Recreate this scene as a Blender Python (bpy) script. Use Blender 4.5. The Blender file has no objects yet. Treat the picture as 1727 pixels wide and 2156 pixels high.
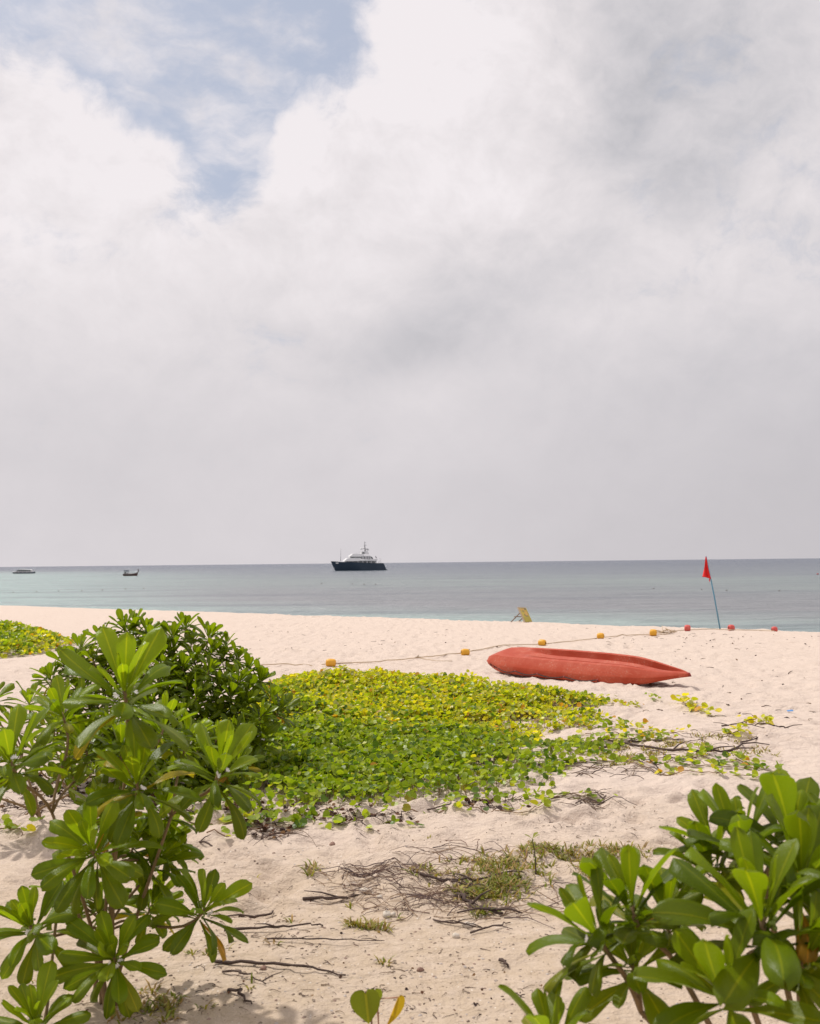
import bpy, math, random
import numpy as np
from mathutils import Vector, Matrix, Quaternion

rng = np.random.default_rng(11)
random.seed(11)
sc = bpy.context.scene
COL = sc.collection

# ------------------------------------------------------------------ camera
F = 1050.0                                   # focal length in picture pixels (820 x 1024)
EYE = Vector((0, 0, 1.6))
PITCH = math.atan(50.5 / F); ROLL = math.radians(-0.61)
ROT = Matrix.Rotation(math.pi / 2 + PITCH, 3, 'X') @ Matrix.Rotation(ROLL, 3, 'Z')
cam = bpy.data.cameras.new('camera')
cam.sensor_fit = 'VERTICAL'; cam.sensor_height = 36; cam.sensor_width = 36
cam.lens = 36 * F / 1024
cam.clip_start = 0.05; cam.clip_end = 60000
cam.dof.use_dof = True; cam.dof.focus_distance = 9.0; cam.dof.aperture_fstop = 6.5
camo = bpy.data.objects.new('camera', cam)
camo.matrix_world = Matrix.Translation(EYE) @ ROT.to_4x4()
COL.objects.link(camo); sc.camera = camo

def ray(u, v):                                # u, v on a 1727 x 2156 print of the photograph
    return ROT @ Vector(((u * 820 / 1727 - 410) / F, (512 - v * 1024 / 2156) / F, -1))
def G(u, v, z=0.0):                           # where that sight line meets level z
    d = ray(u, v); return EYE + d * ((z - EYE.z) / d.z)
def P(u, v, depth):                           # ... or the distance 'depth'
    d = ray(u, v); return EYE + d * (depth / d.y)

# ------------------------------------------------------------------ light
SUN_EL = math.radians(56); SUN_AZ = math.radians(-50)   # azimuth from +Y, to the left
sun_dir = Vector((math.sin(SUN_AZ) * math.cos(SUN_EL), math.cos(SUN_AZ) * math.cos(SUN_EL), math.sin(SUN_EL)))
sl = bpy.data.lights.new('sun', 'SUN'); sl.energy = 3.3; sl.angle = math.radians(1.6); sl.color = (1, 0.965, 0.90)
so = bpy.data.objects.new('sun', sl); so.rotation_euler = sun_dir.to_track_quat('Z', 'Y').to_euler(); COL.objects.link(so)
sc.view_settings.view_transform = 'Standard'; sc.view_settings.look = 'None'
sc.cycles.max_bounces = 6; sc.cycles.diffuse_bounces = 3; sc.cycles.glossy_bounces = 3; sc.cycles.transmission_bounces = 4
sc.view_settings.exposure = 0; sc.view_settings.gamma = 1; sc.view_settings.use_curve_mapping = False

# ------------------------------------------------------------------ node helper
class N:
    def __init__(s, tree): s.t = tree; s.n = tree.nodes; s.l = tree.links
    def link(s, a, b): s.l.new(a, b)
    def setin(s, sock, v):
        if isinstance(v, bpy.types.NodeSocket): s.l.new(v, sock)
        elif isinstance(v, (tuple, list)) and sock.type == 'RGBA': sock.default_value = (*v[:3], 1)
        elif v is not None: sock.default_value = v
    def m(s, op, a, b=None, c=None, clamp=False):
        n = s.n.new('ShaderNodeMath'); n.operation = op; n.use_clamp = clamp
        for i, v in enumerate((a, b, c)): s.setin(n.inputs[i], v)
        return n.outputs[0]
    def vm(s, op, a, b=None):
        n = s.n.new('ShaderNodeVectorMath'); n.operation = op
        s.setin(n.inputs[0], a); s.setin(n.inputs[1], b)
        return n.outputs['Value' if op in ('DOT_PRODUCT', 'LENGTH', 'DISTANCE') else 'Vector']
    def noise(s, vec, scale, detail=4, rough=0.5, dist=0.0, out=0):
        n = s.n.new('ShaderNodeTexNoise'); s.setin(n.inputs['Vector'], vec)
        n.inputs['Scale'].default_value = scale; n.inputs['Detail'].default_value = detail
        n.inputs['Roughness'].default_value = rough; n.inputs['Distortion'].default_value = dist
        return n.outputs[out]
    def smooth(s, x, a, b, lo=0.0, hi=1.0):
        n = s.n.new('ShaderNodeMapRange'); n.interpolation_type = 'SMOOTHSTEP'
        for i, v in enumerate((x, a, b, lo, hi)): s.setin(n.inputs[i], v)
        return n.outputs[0]
    def mix(s, f, a, b, mode='MIX'):
        n = s.n.new('ShaderNodeMix'); n.data_type = 'RGBA'; n.blend_type = mode
        s.setin(n.inputs[0], f); s.setin(n.inputs[6], a); s.setin(n.inputs[7], b)
        return n.outputs[2]
    def bump(s, h, strength=1.0, dist=0.01, normal=None):
        n = s.n.new('ShaderNodeBump'); n.inputs['Strength'].default_value = strength; n.inputs['Distance'].default_value = dist
        s.setin(n.inputs['Height'], h)
        if normal: s.setin(n.inputs['Normal'], normal)
        return n.outputs[0]
    def xyz(s, v):
        n = s.n.new('ShaderNodeSeparateXYZ'); s.setin(n.inputs[0], v); return n.outputs
    def comb(s, x, y, z):
        n = s.n.new('ShaderNodeCombineXYZ')
        for i, v in enumerate((x, y, z)): s.setin(n.inputs[i], v)
        return n.outputs[0]

# ------------------------------------------------------------------ sky
W = bpy.data.worlds.new('World'); sc.world = W; W.use_nodes = True; W.cycles.sampling_method = 'MANUAL'; W.cycles.sample_map_resolution = 128
w = N(W.node_tree); w.n.clear()
out = w.n.new('ShaderNodeOutputWorld'); bg = w.n.new('ShaderNodeBackground'); bg.inputs['Strength'].default_value = 0.1
sky = w.n.new('ShaderNodeTexSky'); sky.sky_type = 'NISHITA'; sky.sun_disc = False
sky.sun_elevation = SUN_EL; sky.sun_rotation = SUN_AZ; sky.dust_density = 2.5; sky.air_density = 1.0
D = w.n.new('ShaderNodeTexCoord').outputs['Generated']
el = w.xyz(D)[2]
def blob(u, v, r, amp, sq=1.0, ang=0.0):         # a soft patch of sky round a direction
    a = ray(u, v).normalized()
    right = Vector((a.y, -a.x, 0)).normalized(); up = right.cross(a)
    e1 = right * math.cos(ang) + up * math.sin(ang); e2 = up * math.cos(ang) - right * math.sin(ang)
    mp = w.n.new('ShaderNodeMapping'); mp.vector_type = 'TEXTURE'; w.setin(mp.inputs[0], Dw)
    mp.inputs['Location'].default_value = a; mp.inputs['Scale'].default_value = (r, r * sq, 1.0)
    mp.inputs['Rotation'].default_value = Matrix((e1, e2, e1.cross(e2))).transposed().to_euler()
    return w.smooth(w.vm('LENGTH', mp.outputs[0]), 0.0, 1.9, amp, 0.0)
def add(*xs):
    r = xs[0]
    for x in xs[1:]: r = w.m('ADD', r, x)
    return r
wc = w.vm('SUBTRACT', w.noise(D, 7.0, 4, 0.6, out=1), (0.5, 0.5, 0.5))
Dw = w.vm('ADD', D, w.vm('MULTIPLY', wc, (0.11, 0.11, 0.11)))          # ragged edges
Dm = w.vm('ADD', D, w.vm('MULTIPLY', wc, (0.05, 0.05, 0.05)))
big = w.noise(w.vm('MULTIPLY', Dm, (1, 1, 1.5)), 3.2, 5, 0.52, 0.15)
puff = w.noise(w.vm('MULTIPLY', Dm, (1, 1, 1.2)), 13, 8, 0.64, 0.2)
sh = tuple(sun_dir * 0.012 + Vector((0, 0, 0.012)))
puff2 = w.noise(w.vm('MULTIPLY', w.vm('ADD', Dm, sh), (1, 1, 1.2)), 13, 4, 0.62, 0.2)
holes = add(blob(590, 70, 0.155, 1.35, 0.66), blob(425, 230, 0.065, 1.05, 1.5, 0.25), blob(455, 350, 0.026, 0.8, 1.6), blob(230, 55, 0.15, 0.75, 0.42),
            blob(740, 130, 0.05, 0.55, 0.8), blob(895, 270, 0.028, 0.42), blob(60, 900, 0.10, 0.30, 0.6), blob(300, 960, 0.12, 0.20, 0.4), blob(160, 505, 0.06, 0.22, 0.3),
            blob(430, 490, 0.12, 0.14, 0.2), blob(705, 260, 0.035, 0.5))
white = add(blob(560, 245, 0.045, 0.75, 0.9), blob(850, 60, 0.035, 0.8, 1.2), blob(1010, 150, 0.12, 0.8, 1.1), blob(80, 270, 0.11, 0.45, 0.55), blob(625, 250, 0.04, 0.6), blob(300, 280, 0.04, 0.5), blob(220, 420, 0.10, 0.3), blob(600, 400, 0.08, 0.3), blob(800, 200, 0.04, 0.35))
lo = w.smooth(el, 0.02, 0.35, 0.45, 0.0)                                # veil thickens to the horizon
cov = add(w.m('MULTIPLY', w.m('SUBTRACT', big, 0.42), 1.9), w.m('MULTIPLY', w.m('SUBTRACT', puff, 0.5), 2.4), 0.46, lo, white)
cov = w.m('SUBTRACT', cov, w.m('MULTIPLY', holes, 0.9))
mask = w.smooth(cov, -0.42, 0.50)
wisp = w.noise(w.vm('MULTIPLY', Dm, (1, 1, 2.2)), 9, 6, 0.6, 0.0)
mask = w.m('MAXIMUM', mask, w.smooth(wisp, 0.38, 0.68, 0.0, 0.8))
lit = w.m('MULTIPLY', w.m('SUBTRACT', puff, puff2), w.smooth(el, 0.06, 0.40, 0.05, 0.28))
Dg, Dw = Dw, w.vm('ADD', D, w.vm('MULTIPLY', w.vm('SUBTRACT', w.noise(D, 5.0, 3, 0.5, out=1), (0.5, 0.5, 0.5)), (0.16, 0.16, 0.16)))
grey = add(blob(1460, 140, 0.10, 0.46, 1.4, -0.3), blob(1420, 320, 0.045, 0.2, 1.6), blob(985, 635, 0.075, 0.24, 0.7, 0.6), blob(840, 728, 0.11, 0.20, 0.24), blob(1450, 790, 0.22, 0.20, 0.20),
           blob(1080, 520, 0.10, 0.12, 0.7), blob(640, 330, 0.06, 0.14), blob(1727, 560, 0.08, 0.14, 0.6), blob(300, 900, 0.2, 0.10, 0.4))
soft = w.noise(w.vm('MULTIPLY', D, (1, 1, 2.0)), 4.0, 4, 0.5)
val = add(0.77, w.m('MULTIPLY', w.m('SUBTRACT', puff, 0.5), w.smooth(el, 0.06, 0.38, 0.02, 0.08)), w.m('MULTIPLY', w.m('SUBTRACT', soft, 0.5), 0.09), lit,
          w.m('MULTIPLY', white, 0.10))
val = w.m('SUBTRACT', val, w.m('MULTIPLY', grey, 0.40))
val = w.m('MULTIPLY', val, w.smooth(el, 0.0, 0.36, 0.845, 1.02))
east = w.smooth(w.xyz(D)[0], -0.15, 0.5, 1.02, 0.83)                     # greyer away from the sun
val = w.m('MULTIPLY', val, w.m('MINIMUM', w.m('ADD', east, w.smooth(el, 0.05, 0.28, 0.0, 0.2)), 1.02))
val = w.m('MAXIMUM', w.m('MINIMUM', val, 0.86), 0.3)
tint = w.mix(w.smooth(val, 0.45, 0.8), (0.99, 0.98, 1.045), (1.035, 0.978, 0.998))
tint = w.mix(w.smooth(el, 0.0, 0.3, 0.6, 0.0), tint, (1.045, 0.98, 1.01))
vn = w.n.new('ShaderNodeVectorMath'); vn.operation = 'SCALE'
w.setin(vn.inputs[0], tint); w.setin(vn.inputs[3], w.m('MULTIPLY', val, 10.0))
clear = w.mix(0.66, sky.outputs[0], (5.4, 5.8, 6.9))
w.setin(bg.inputs['Color'], w.mix(mask, clear, vn.outputs[0]))
w.link(bg.outputs[0], out.inputs[0])

# ------------------------------------------------------------------ mesh + scene helpers
class MB:
    def __init__(s): s.v = []; s.f = []; s.c = []
    def add(s, verts, faces, col=None):
        b = len(s.v); s.v.extend([tuple(p) for p in verts]); s.f.extend([tuple(i + b for i in f) for f in faces])
        s.c.extend([col] * len(verts))
        return s
    def tube(s, pts, rad, sides=6, cap=True, col=None):
        pts = [Vector(p) for p in pts]; n = len(pts)
        if not hasattr(rad, '__len__'): rad = [rad] * n
        vs = []; fs = []; ref = Vector((0.13, 0.21, 0.97))
        for i, p in enumerate(pts):
            t = (pts[min(i + 1, n - 1)] - pts[max(i - 1, 0)]).normalized()
            a = t.cross(ref)
            if a.length < 0.05: a = t.cross(Vector((1, 0, 0)))
            a.normalize(); b = t.cross(a)
            for k in range(sides):
                q = 2 * math.pi * k / sides
                vs.append(p + (a * math.cos(q) + b * math.sin(q)) * rad[i])
        for i in range(n - 1):
            for k in range(sides):
                k2 = (k + 1) % sides
                fs.append((i * sides + k, i * sides + k2, (i + 1) * sides + k2, (i + 1) * sides + k))
        if cap:
            fs.append(tuple(range(sides))[::-1]); fs.append(tuple((n - 1) * sides + k for k in range(sides)))
        return s.add(vs, fs, col)
    def box(s, lo, hi, col=None):
        (x0, y0, z0), (x1, y1, z1) = lo, hi
        v = [(x0, y0, z0), (x1, y0, z0), (x1, y1, z0), (x0, y1, z0), (x0, y0, z1), (x1, y0, z1), (x1, y1, z1), (x0, y1, z1)]
        return s.add(v, [(0, 3, 2, 1), (4, 5, 6, 7), (0, 1, 5, 4), (1, 2, 6, 5), (2, 3, 7, 6), (3, 0, 4, 7)], col)
    def prism(s, prof, y0, y1, col=None, inset=0.0):        # x-z outline extruded in y (top inset narrows it)
        n = len(prof); zs = [p[1] for p in prof]; zl, zh = min(zs), max(zs)
        def y(yv, z):
            k = (z - zl) / max(zh - zl, 1e-6); mid = (y0 + y1) / 2
            return mid + (yv - mid) * (1 - inset * k)
        v = [(x, y(y0, z), z) for x, z in prof] + [(x, y(y1, z), z) for x, z in prof]
        f = [tuple(range(n)), tuple(range(2 * n - 1, n - 1, -1))]
        f += [(i, i + n, (i + 1) % n + n, (i + 1) % n) for i in range(n)]
        return s.add(v, f, col)
    def lathe(s, prof, sides=12, axis='Z', origin=(0, 0, 0), col=None):   # (r, h) list
        vs = []; fs = []; o = Vector(origin)
        for r, h in prof:
            for k in range(sides):
                q = 2 * math.pi * k / sides
                c = (r * math.cos(q), r * math.sin(q), h)
                if axis == 'X': c = (c[2], c[0], c[1])
                vs.append(o + Vector(c))
        for i in range(len(prof) - 1):
            for k in range(sides):
                k2 = (k + 1) % sides
                fs.append((i * sides + k, i * sides + k2, (i + 1) * sides + k2, (i + 1) * sides + k))
        fs.append(tuple(range(sides))[::-1]); fs.append(tuple((len(prof) - 1) * sides + k for k in range(sides)))
        return s.add(vs, fs, col)
    def build(s, name, mat, parent=None, loc=None, smooth=True, sharp=None):
        me = bpy.data.meshes.new(name); me.from_pydata(s.v, [], s.f); me.materials.append(mat)
        if any(c is not None for c in s.c):
            at = me.color_attributes.new('col', 'FLOAT_COLOR', 'POINT')
            at.data.foreach_set('color', np.array([(*(c or (1, 1, 1)), 1) for c in s.c], 'f').ravel())
        me.polygons.foreach_set('use_smooth', [smooth] * len(me.polygons))
        if sharp and smooth: me.set_sharp_from_angle(angle=math.radians(sharp))
        me.update()
        return link(name, me, parent, loc)
def link(name, me, parent=None, loc=None):
    o = bpy.data.objects.new(name, me); COL.objects.link(o)
    if parent: o.parent = parent
    if loc is not None: o.location = loc
    return o
def mesh_np(name, verts, faces, mat, cols=None, uv=None, smooth=True):
    """verts (n,3), faces (m,k) all the same size k"""
    me = bpy.data.meshes.new(name); k = faces.shape[1]
    me.vertices.add(len(verts)); me.vertices.foreach_set('co', verts.astype('f').ravel())
    me.loops.add(faces.size); me.loops.foreach_set('vertex_index', faces.astype('i').ravel())
    me.polygons.add(len(faces)); me.polygons.foreach_set('loop_start', np.arange(0, faces.size, k, dtype='i'))
    me.polygons.foreach_set('use_smooth', np.full(len(faces), smooth))
    if cols is not None:
        at = me.color_attributes.new('col', 'FLOAT_COLOR', 'POINT')
        at.data.foreach_set('color', np.hstack([cols, np.ones((len(cols), 1))]).astype('f').ravel())
    if uv is not None:
        l = me.uv_layers.new(name='uv'); l.data.foreach_set('uv', uv[faces.ravel()].astype('f').ravel())
    me.materials.append(mat); me.update(calc_edges=True); me.validate()
    return me
def tag(o, label=None, cat=None, group=None, kind=None):
    if label: o['label'] = label
    if cat: o['category'] = cat
    if group: o['group'] = group
    if kind: o['kind'] = kind
    return o
def thing(name, label, cat, loc, rz=0, group=None):
    o = bpy.data.objects.new(name, None); COL.objects.link(o); o.empty_display_size = 0.1
    o.location = loc; o.rotation_euler = (0, 0, rz)
    return tag(o, label, cat, group)

# ------------------------------------------------------------------ materials
def material(name):
    m = bpy.data.materials.new(name); m.use_nodes = True; n = N(m.node_tree)
    return m, n, m.node_tree.nodes['Principled BSDF']
def obj_coord(n): return n.n.new('ShaderNodeTexCoord').outputs['Object']
def geo_pos(n): return n.n.new('ShaderNodeNewGeometry').outputs['Position']
def plain(name, col, rough=0.5, var=0.12, scale=20, spec=0.5, metal=0.0, bump=0.0, dirt=None, detail=5):
    m, n, b = material(name); c = obj_coord(n)
    x = n.noise(c, scale, detail, 0.6)
    cc = n.mix(x, tuple(v * (1 - var * 2) for v in col), tuple(min(1, v * (1 + var * 2)) for v in col))
    if dirt:
        cc = n.mix(n.smooth(n.noise(c, scale * 0.35, 6, 0.65), 0.52, 0.72, 0, dirt[1]), cc, dirt[0])
    n.setin(b.inputs['Base Color'], cc); b.inputs['Roughness'].default_value = rough
    b.inputs['Specular IOR Level'].default_value = spec; b.inputs['Metallic'].default_value = metal
    if bump: n.setin(b.inputs['Normal'], n.bump(x, 0.6, bump))
    return m

# sand
sand_m, n, b = material('sand')
p = geo_pos(n)
g1 = n.noise(p, 1.1, 5, 0.6); g2 = n.noise(p, 9, 6, 0.65); g3 = n.noise(p, 130, 3, 0.7); g4 = n.noise(p, 420, 2, 0.6)
py = n.xyz(p)[1]
near = n.smooth(n.m('ADD', py, n.m('MULTIPLY', n.m('SUBTRACT', g1, 0.5), 3.5)), 4.2, 8.0, 1.0, 0.0)   # coarse trampled sand by the shrubs
c = n.mix(near, (0.625, 0.51, 0.435), (0.51, 0.395, 0.288))
c = n.mix(n.smooth(g2, 0.35, 0.7, 0, 0.45), c, (0.66, 0.54, 0.45))
c = n.mix(n.smooth(g3, 0.52, 0.75, 0, 0.42), c, (0.36, 0.27, 0.20))
c = n.mix(n.smooth(g4, 0.6, 0.75, 0, 0.3), c, (0.75, 0.65, 0.56))
def specks(scale, thr, keep):
    v = n.n.new('ShaderNodeTexVoronoi'); n.setin(v.inputs['Vector'], n.vm('ADD', p, n.vm('MULTIPLY', n.noise(p, scale * 1.5, 2, 0.5, out=1), (0.5 / scale,) * 3)))
    v.inputs['Scale'].default_value = scale
    r = n.xyz(v.outputs['Color'])[0]
    return n.m('MULTIPLY', n.smooth(v.outputs['Distance'], thr * 0.6, thr, 1, 0), n.m('GREATER_THAN', r, keep))
dk = n.m('ADD', specks(26, 0.16, 0.8), specks(60, 0.22, 0.85), clamp=True)
c = n.mix(n.m('MULTIPLY', dk, n.smooth(near, 0, 1, 0.3, 0.85)), c, (0.13, 0.085, 0.055))
c = n.mix(n.m('MULTIPLY', specks(41, 0.2, 0.86), 0.7), c, (0.78, 0.72, 0.65))
fr = n.smooth(n.noise(n.vm('MULTIPLY', p, (1, 1.6, 1)), 4.2, 3, 0.5), 0.60, 0.70, 0, 0.5)   # darker blotches, only on the farther sand
c = n.mix(n.m('MULTIPLY', fr, n.smooth(py, 9, 14, 0, 0.55)), c, (0.45, 0.34, 0.255))
n.setin(b.inputs['Base Color'], c); b.inputs['Roughness'].default_value = 0.95; b.inputs['Specular IOR Level'].default_value = 0.15
h = n.m('ADD', n.m('MULTIPLY', g3, 0.25), n.m('ADD', n.m('MULTIPLY', n.noise(p, 38, 4, 0.6), 0.6), n.m('MULTIPLY', n.noise(n.vm('MULTIPLY', p, (1, 1.3, 1)), 6, 4, 0.55), 2.2)))
n.setin(b.inputs['Normal'], n.bump(h, 1.0, 0.026))

# sea
sea_m, n, b = material('sea_water')
p = geo_pos(n); xyz = n.xyz(p)
rt = n.m('SUBTRACT', n.m('ADD', n.m('MULTIPLY', xyz[0], 0.62), n.m('MULTIPLY', xyz[1], 0.78)), 38.0)     # metres off shore
band = n.noise(n.vm('MULTIPLY', p, (0.012, 0.05, 1)), 1.0, 5, 0.55, 0.4)
patch = n.noise(n.vm('MULTIPLY', p, (0.03, 0.11, 1)), 1.0, 6, 0.6)
lg = n.m('ADD', n.m('LOGARITHM', n.m('MAXIMUM', rt, 3.0), 10.0), n.m('MULTIPLY', n.m('SUBTRACT', band, 0.5), 0.5))
cr = n.n.new('ShaderNodeValToRGB'); n.setin(cr.inputs[0], n.m('DIVIDE', lg, 3.6))
e = cr.color_ramp.elements
e[0].position = 0.33; e[0].color = (0.29, 0.375, 0.35, 1); e[1].position = 1.0; e[1].color = (0.04, 0.062, 0.105, 1)
for pos, col in ((0.43, (0.20, 0.205, 0.215)), (0.50, (0.18, 0.195, 0.205)), (0.575, (0.19, 0.235, 0.225)), (0.66, (0.13, 0.155, 0.18)), (0.8, (0.068, 0.09, 0.128))):
    q = e.new(pos); q.color = (*col, 1)
left = n.smooth(n.m('DIVIDE', xyz[0], n.m('ADD', xyz[1], 1.0)), -0.40, -0.12, 1, 0)
shal = n.m('MULTIPLY', left, n.smooth(lg, 2.7, 2.3, 0, 0.95))
c = n.mix(shal, cr.outputs[0], (0.29, 0.40, 0.375))
c = n.mix(n.smooth(patch, 0.46, 0.66, 0, 0.42), c, (0.07, 0.09, 0.12))
rip = n.noise(n.vm('MULTIPLY', p, (0.22, 0.9, 1)), 1.0, 4, 0.65)  # light and dark of ripples, mixed into the water colour
c = n.mix(n.smooth(rip, 0.45, 0.68, 0, 0.5), c, n.mix(1.0, c, (0.5, 0.52, 0.58), 'MULTIPLY'))
c = n.mix(n.smooth(rip, 0.48, 0.3, 0, 0.3), c, n.mix(1.0, c, (1.45, 1.4, 1.35), 'MULTIPLY'))
n.setin(b.inputs['Base Color'], c); b.inputs['Roughness'].default_value = 0.22; b.inputs['IOR'].default_value = 1.33
b.inputs['Specular IOR Level'].default_value = 0.36
wv = n.m('ADD', n.m('MULTIPLY', n.noise(n.vm('MULTIPLY', p, (0.5, 1.3, 1)), 1.0, 5, 0.6), 0.9), n.m('MULTIPLY', n.noise(n.vm('MULTIPLY', p, (0.09, 0.3, 1)), 1.0, 4, 0.6), 1.6))
n.setin(b.inputs['Normal'], n.bump(wv, 1.0, 0.9))

def leaf_material(name, source, midrib=True, trans=0.48, rough=0.29, warm=1.3, spec=0.24):
    m, n, b = material(name)
    if source == 'object': base = n.n.new('ShaderNodeObjectInfo').outputs['Color']
    else:
        a = n.n.new('ShaderNodeAttribute'); a.attribute_name = 'col'; base = a.outputs['Color']
    c = base
    pos = obj_coord(n)
    c = n.mix(n.smooth(n.noise(pos, 38, 4, 0.6), 0.35, 0.7, 0, 0.35), c, n.mix(1.0, base, (1.25, 1.12, 0.9), 'MULTIPLY'))
    if midrib:
        uvn = n.n.new('ShaderNodeUVMap'); uv = n.xyz(uvn.outputs[0])
        d = n.m('ABSOLUTE', n.m('SUBTRACT', uv[1], 0.5))
        rib = n.smooth(d, 0.02, 0.055, 1, 0)
        side = n.m('ABSOLUTE', n.m('SUBTRACT', n.m('FRACT', n.m('ADD', n.m('MULTIPLY', uv[0], 7.0), n.m('MULTIPLY', d, -3.2))), 0.5))
        c = n.mix(n.m('MULTIPLY', n.smooth(side, 0.06, 0.0, 0, 0.22), n.smooth(d, 0.1, 0.4, 1, 0)), c, n.mix(1.0, base, (1.8, 1.5, 1.3), 'MULTIPLY'))
        c = n.mix(n.m('MULTIPLY', rib, 0.6), c, n.mix(1.0, base, (2.2, 1.7, 1.9), 'MULTIPLY'))
        c = n.mix(n.smooth(n.m('MULTIPLY', uv[0], n.noise(pos, 60, 3, 0.6)), 0.57, 0.70, 0, 0.55), c, (0.16, 0.10, 0.015))   # scorched tips
    n.setin(b.inputs['Base Color'], c); b.inputs['Roughness'].default_value = rough; b.inputs['Specular IOR Level'].default_value = spec
    n.setin(b.inputs['Normal'], n.bump(n.noise(pos, 55, 3, 0.5), 0.35, 0.004))
    t = n.n.new('ShaderNodeBsdfTranslucent'); n.setin(t.inputs[0], n.mix(1.0, c, (warm * 1.15, warm * 1.2, warm * 0.55), 'MULTIPLY'))
    mx = n.n.new('ShaderNodeMixShader'); mx.inputs[0].default_value = trans
    n.link(b.outputs[0], mx.inputs[1]); n.link(t.outputs[0], mx.inputs[2])
    n.link(mx.outputs[0], n.n['Material Output'].inputs[0])
    return m
LEAF = leaf_material('shrub_leaf', 'object'); LEAFJ = leaf_material('shrub_leaf_mass', 'attr')
VINE = leaf_material('vine_leaf', 'attr', False, 0.45, 0.38, 1.25, 0.34); VINEO = leaf_material('vine_leaf_single', 'object', False, 0.45, 0.38, 1.25, 0.34)
GRASS = leaf_material('grass_blade', 'attr', False, 0.3, 0.5, 1.1)
BARK = plain('green_brown_bark', (0.23, 0.15, 0.075), 0.75, 0.25, 60, 0.3, bump=0.004)
TWIG = plain('grey_brown_dead_wood', (0.085, 0.058, 0.048), 0.85, 0.35, 70, 0.2, bump=0.003)
STEM = plain('vine_stem', (0.22, 0.135, 0.08), 0.7, 0.3, 60, 0.3)
PETAL = plain('white_petal', (0.78, 0.74, 0.72), 0.6, 0.05)
def attr_mat(name, rough=0.9):
    m, n, b = material(name); a = n.n.new('ShaderNodeAttribute'); a.attribute_name = 'col'
    n.setin(b.inputs['Base Color'], n.mix(n.noise(geo_pos(n), 90, 3, 0.6), a.outputs['Color'], n.mix(1.0, a.outputs['Color'], (0.55, 0.5, 0.5), 'MULTIPLY')))
    b.inputs['Roughness'].default_value = rough; b.inputs['Specular IOR Level'].default_value = 0.2
    return m
LITTER = attr_mat('litter')
CORAL = plain('bleached_coral', (0.62, 0.55, 0.47), 0.9, 0.15, 60, 0.2, bump=0.006)

# ------------------------------------------------------------------ the ground
def vnoise(x, y, seed):
    def hsh(i, j):
        a = (i.astype(np.int64) * 374761393 + j.astype(np.int64) * 668265263 + seed * 1442695041) & 0xffffffff
        a = ((a ^ (a >> 13)) * 1274126177) & 0xffffffff
        return ((a ^ (a >> 16)) & 0xffff) / 65535.0
    i = np.floor(x); j = np.floor(y); fx = x - i; fy = y - j
    fx = fx * fx * (3 - 2 * fx); fy = fy * fy * (3 - 2 * fy)
    a = hsh(i, j); b_ = hsh(i + 1, j); c_ = hsh(i, j + 1); d = hsh(i + 1, j + 1)
    return (a * (1 - fx) + b_ * fx) * (1 - fy) + (c_ * (1 - fx) + d * fx) * fy
def axis(fine0, fine1, step, lo, hi, grow, cap=9.0):
    a = list(np.arange(fine0, fine1, step)); s = step; x = a[-1]
    while x < hi: s = min(s * grow, cap); x += s; a.append(x)
    s = step; x = a[0]; bfr = []
    while x > lo: s = min(s * grow, cap); x -= s; bfr.append(x)
    return np.array(bfr[::-1] + a)
XS = axis(-3.4, 3.6, 0.03, -420, 420, 1.028); YS = axis(3.2, 9.5, 0.03, -25, 420, 1.014)
GX, GY = np.meshgrid(XS, YS)
sC = (GY + 0.80 * GX - 31.3) / 1.28                                     # metres beyond the crest of the beach
amp = np.clip(1.15 - np.abs(GY - 7) / 60, 0.35, 1)
HZ = -0.15 * (np.sqrt(sC * sC + 0.8) + sC) / 2
HZ = np.maximum(HZ, -5.0)
lump = 0.055 * (vnoise(GX / 1.6 + 3, GY / 1.6, 1) - 0.5) + 0.05 * (vnoise(GX / 0.55, GY / 0.45 + 7, 2) - 0.5) + 0.026 * (vnoise(GX / 0.21, GY / 0.17, 3) - 0.5) + 0.008 * (vnoise(GX / 0.08, GY / 0.07, 4) - 0.5)
flat = np.clip((GY - 4.6) / 1.6, 0.42, 1)                               # firmer ground close by
HZ += lump * amp * flat
pits = rng.uniform((-13, 4.9), (15, 40), (5200, 2))
pits = np.vstack([pits, rng.uniform((-3.5, 4.9), (4.5, 7.2), (260, 2)), rng.uniform((-6, 9), (7, 20), (1500, 2))])
for px, py_ in pits:
    an = rng.uniform(0, 6.28); L = rng.uniform(0.07, 0.16); B = L * rng.uniform(0.45, 0.8); dep = rng.uniform(0.010, 0.036) * (1.1 if py_ < 8 else 1.0)
    i0, i1 = np.searchsorted(XS, (px - 3 * L, px + 3 * L)); j0, j1 = np.searchsorted(YS, (py_ - 3 * L, py_ + 3 * L))
    if i1 - i0 < 2 or j1 - j0 < 2: continue
    dx = GX[j0:j1, i0:i1] - px; dy = GY[j0:j1, i0:i1] - py_
    a = (dx * math.cos(an) + dy * math.sin(an)) / L; b_ = (-dx * math.sin(an) + dy * math.cos(an)) / B
    q = a * a + b_ * b_
    HZ[j0:j1, i0:i1] += -dep * np.exp(-q) + 0.55 * dep * np.exp(-(np.sqrt(q) - 1.5) ** 2 * 5)
import bisect
XL = XS.tolist(); YL = YS.tolist()
def hz(x, y):
    i = min(max(bisect.bisect_left(XL, x) - 1, 0), len(XL) - 2); j = min(max(bisect.bisect_left(YL, y) - 1, 0), len(YL) - 2)
    a = (x - XL[i]) / (XL[i + 1] - XL[i]); b_ = (y - YL[j]) / (YL[j + 1] - YL[j])
    return float((HZ[j, i] * (1 - a) + HZ[j, i + 1] * a) * (1 - b_) + (HZ[j + 1, i] * (1 - a) + HZ[j + 1, i + 1] * a) * b_)
def on(u, v, up=0.0):
    g = G(u, v); return Vector((g.x, g.y, hz(g.x, g.y) + up))
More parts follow.
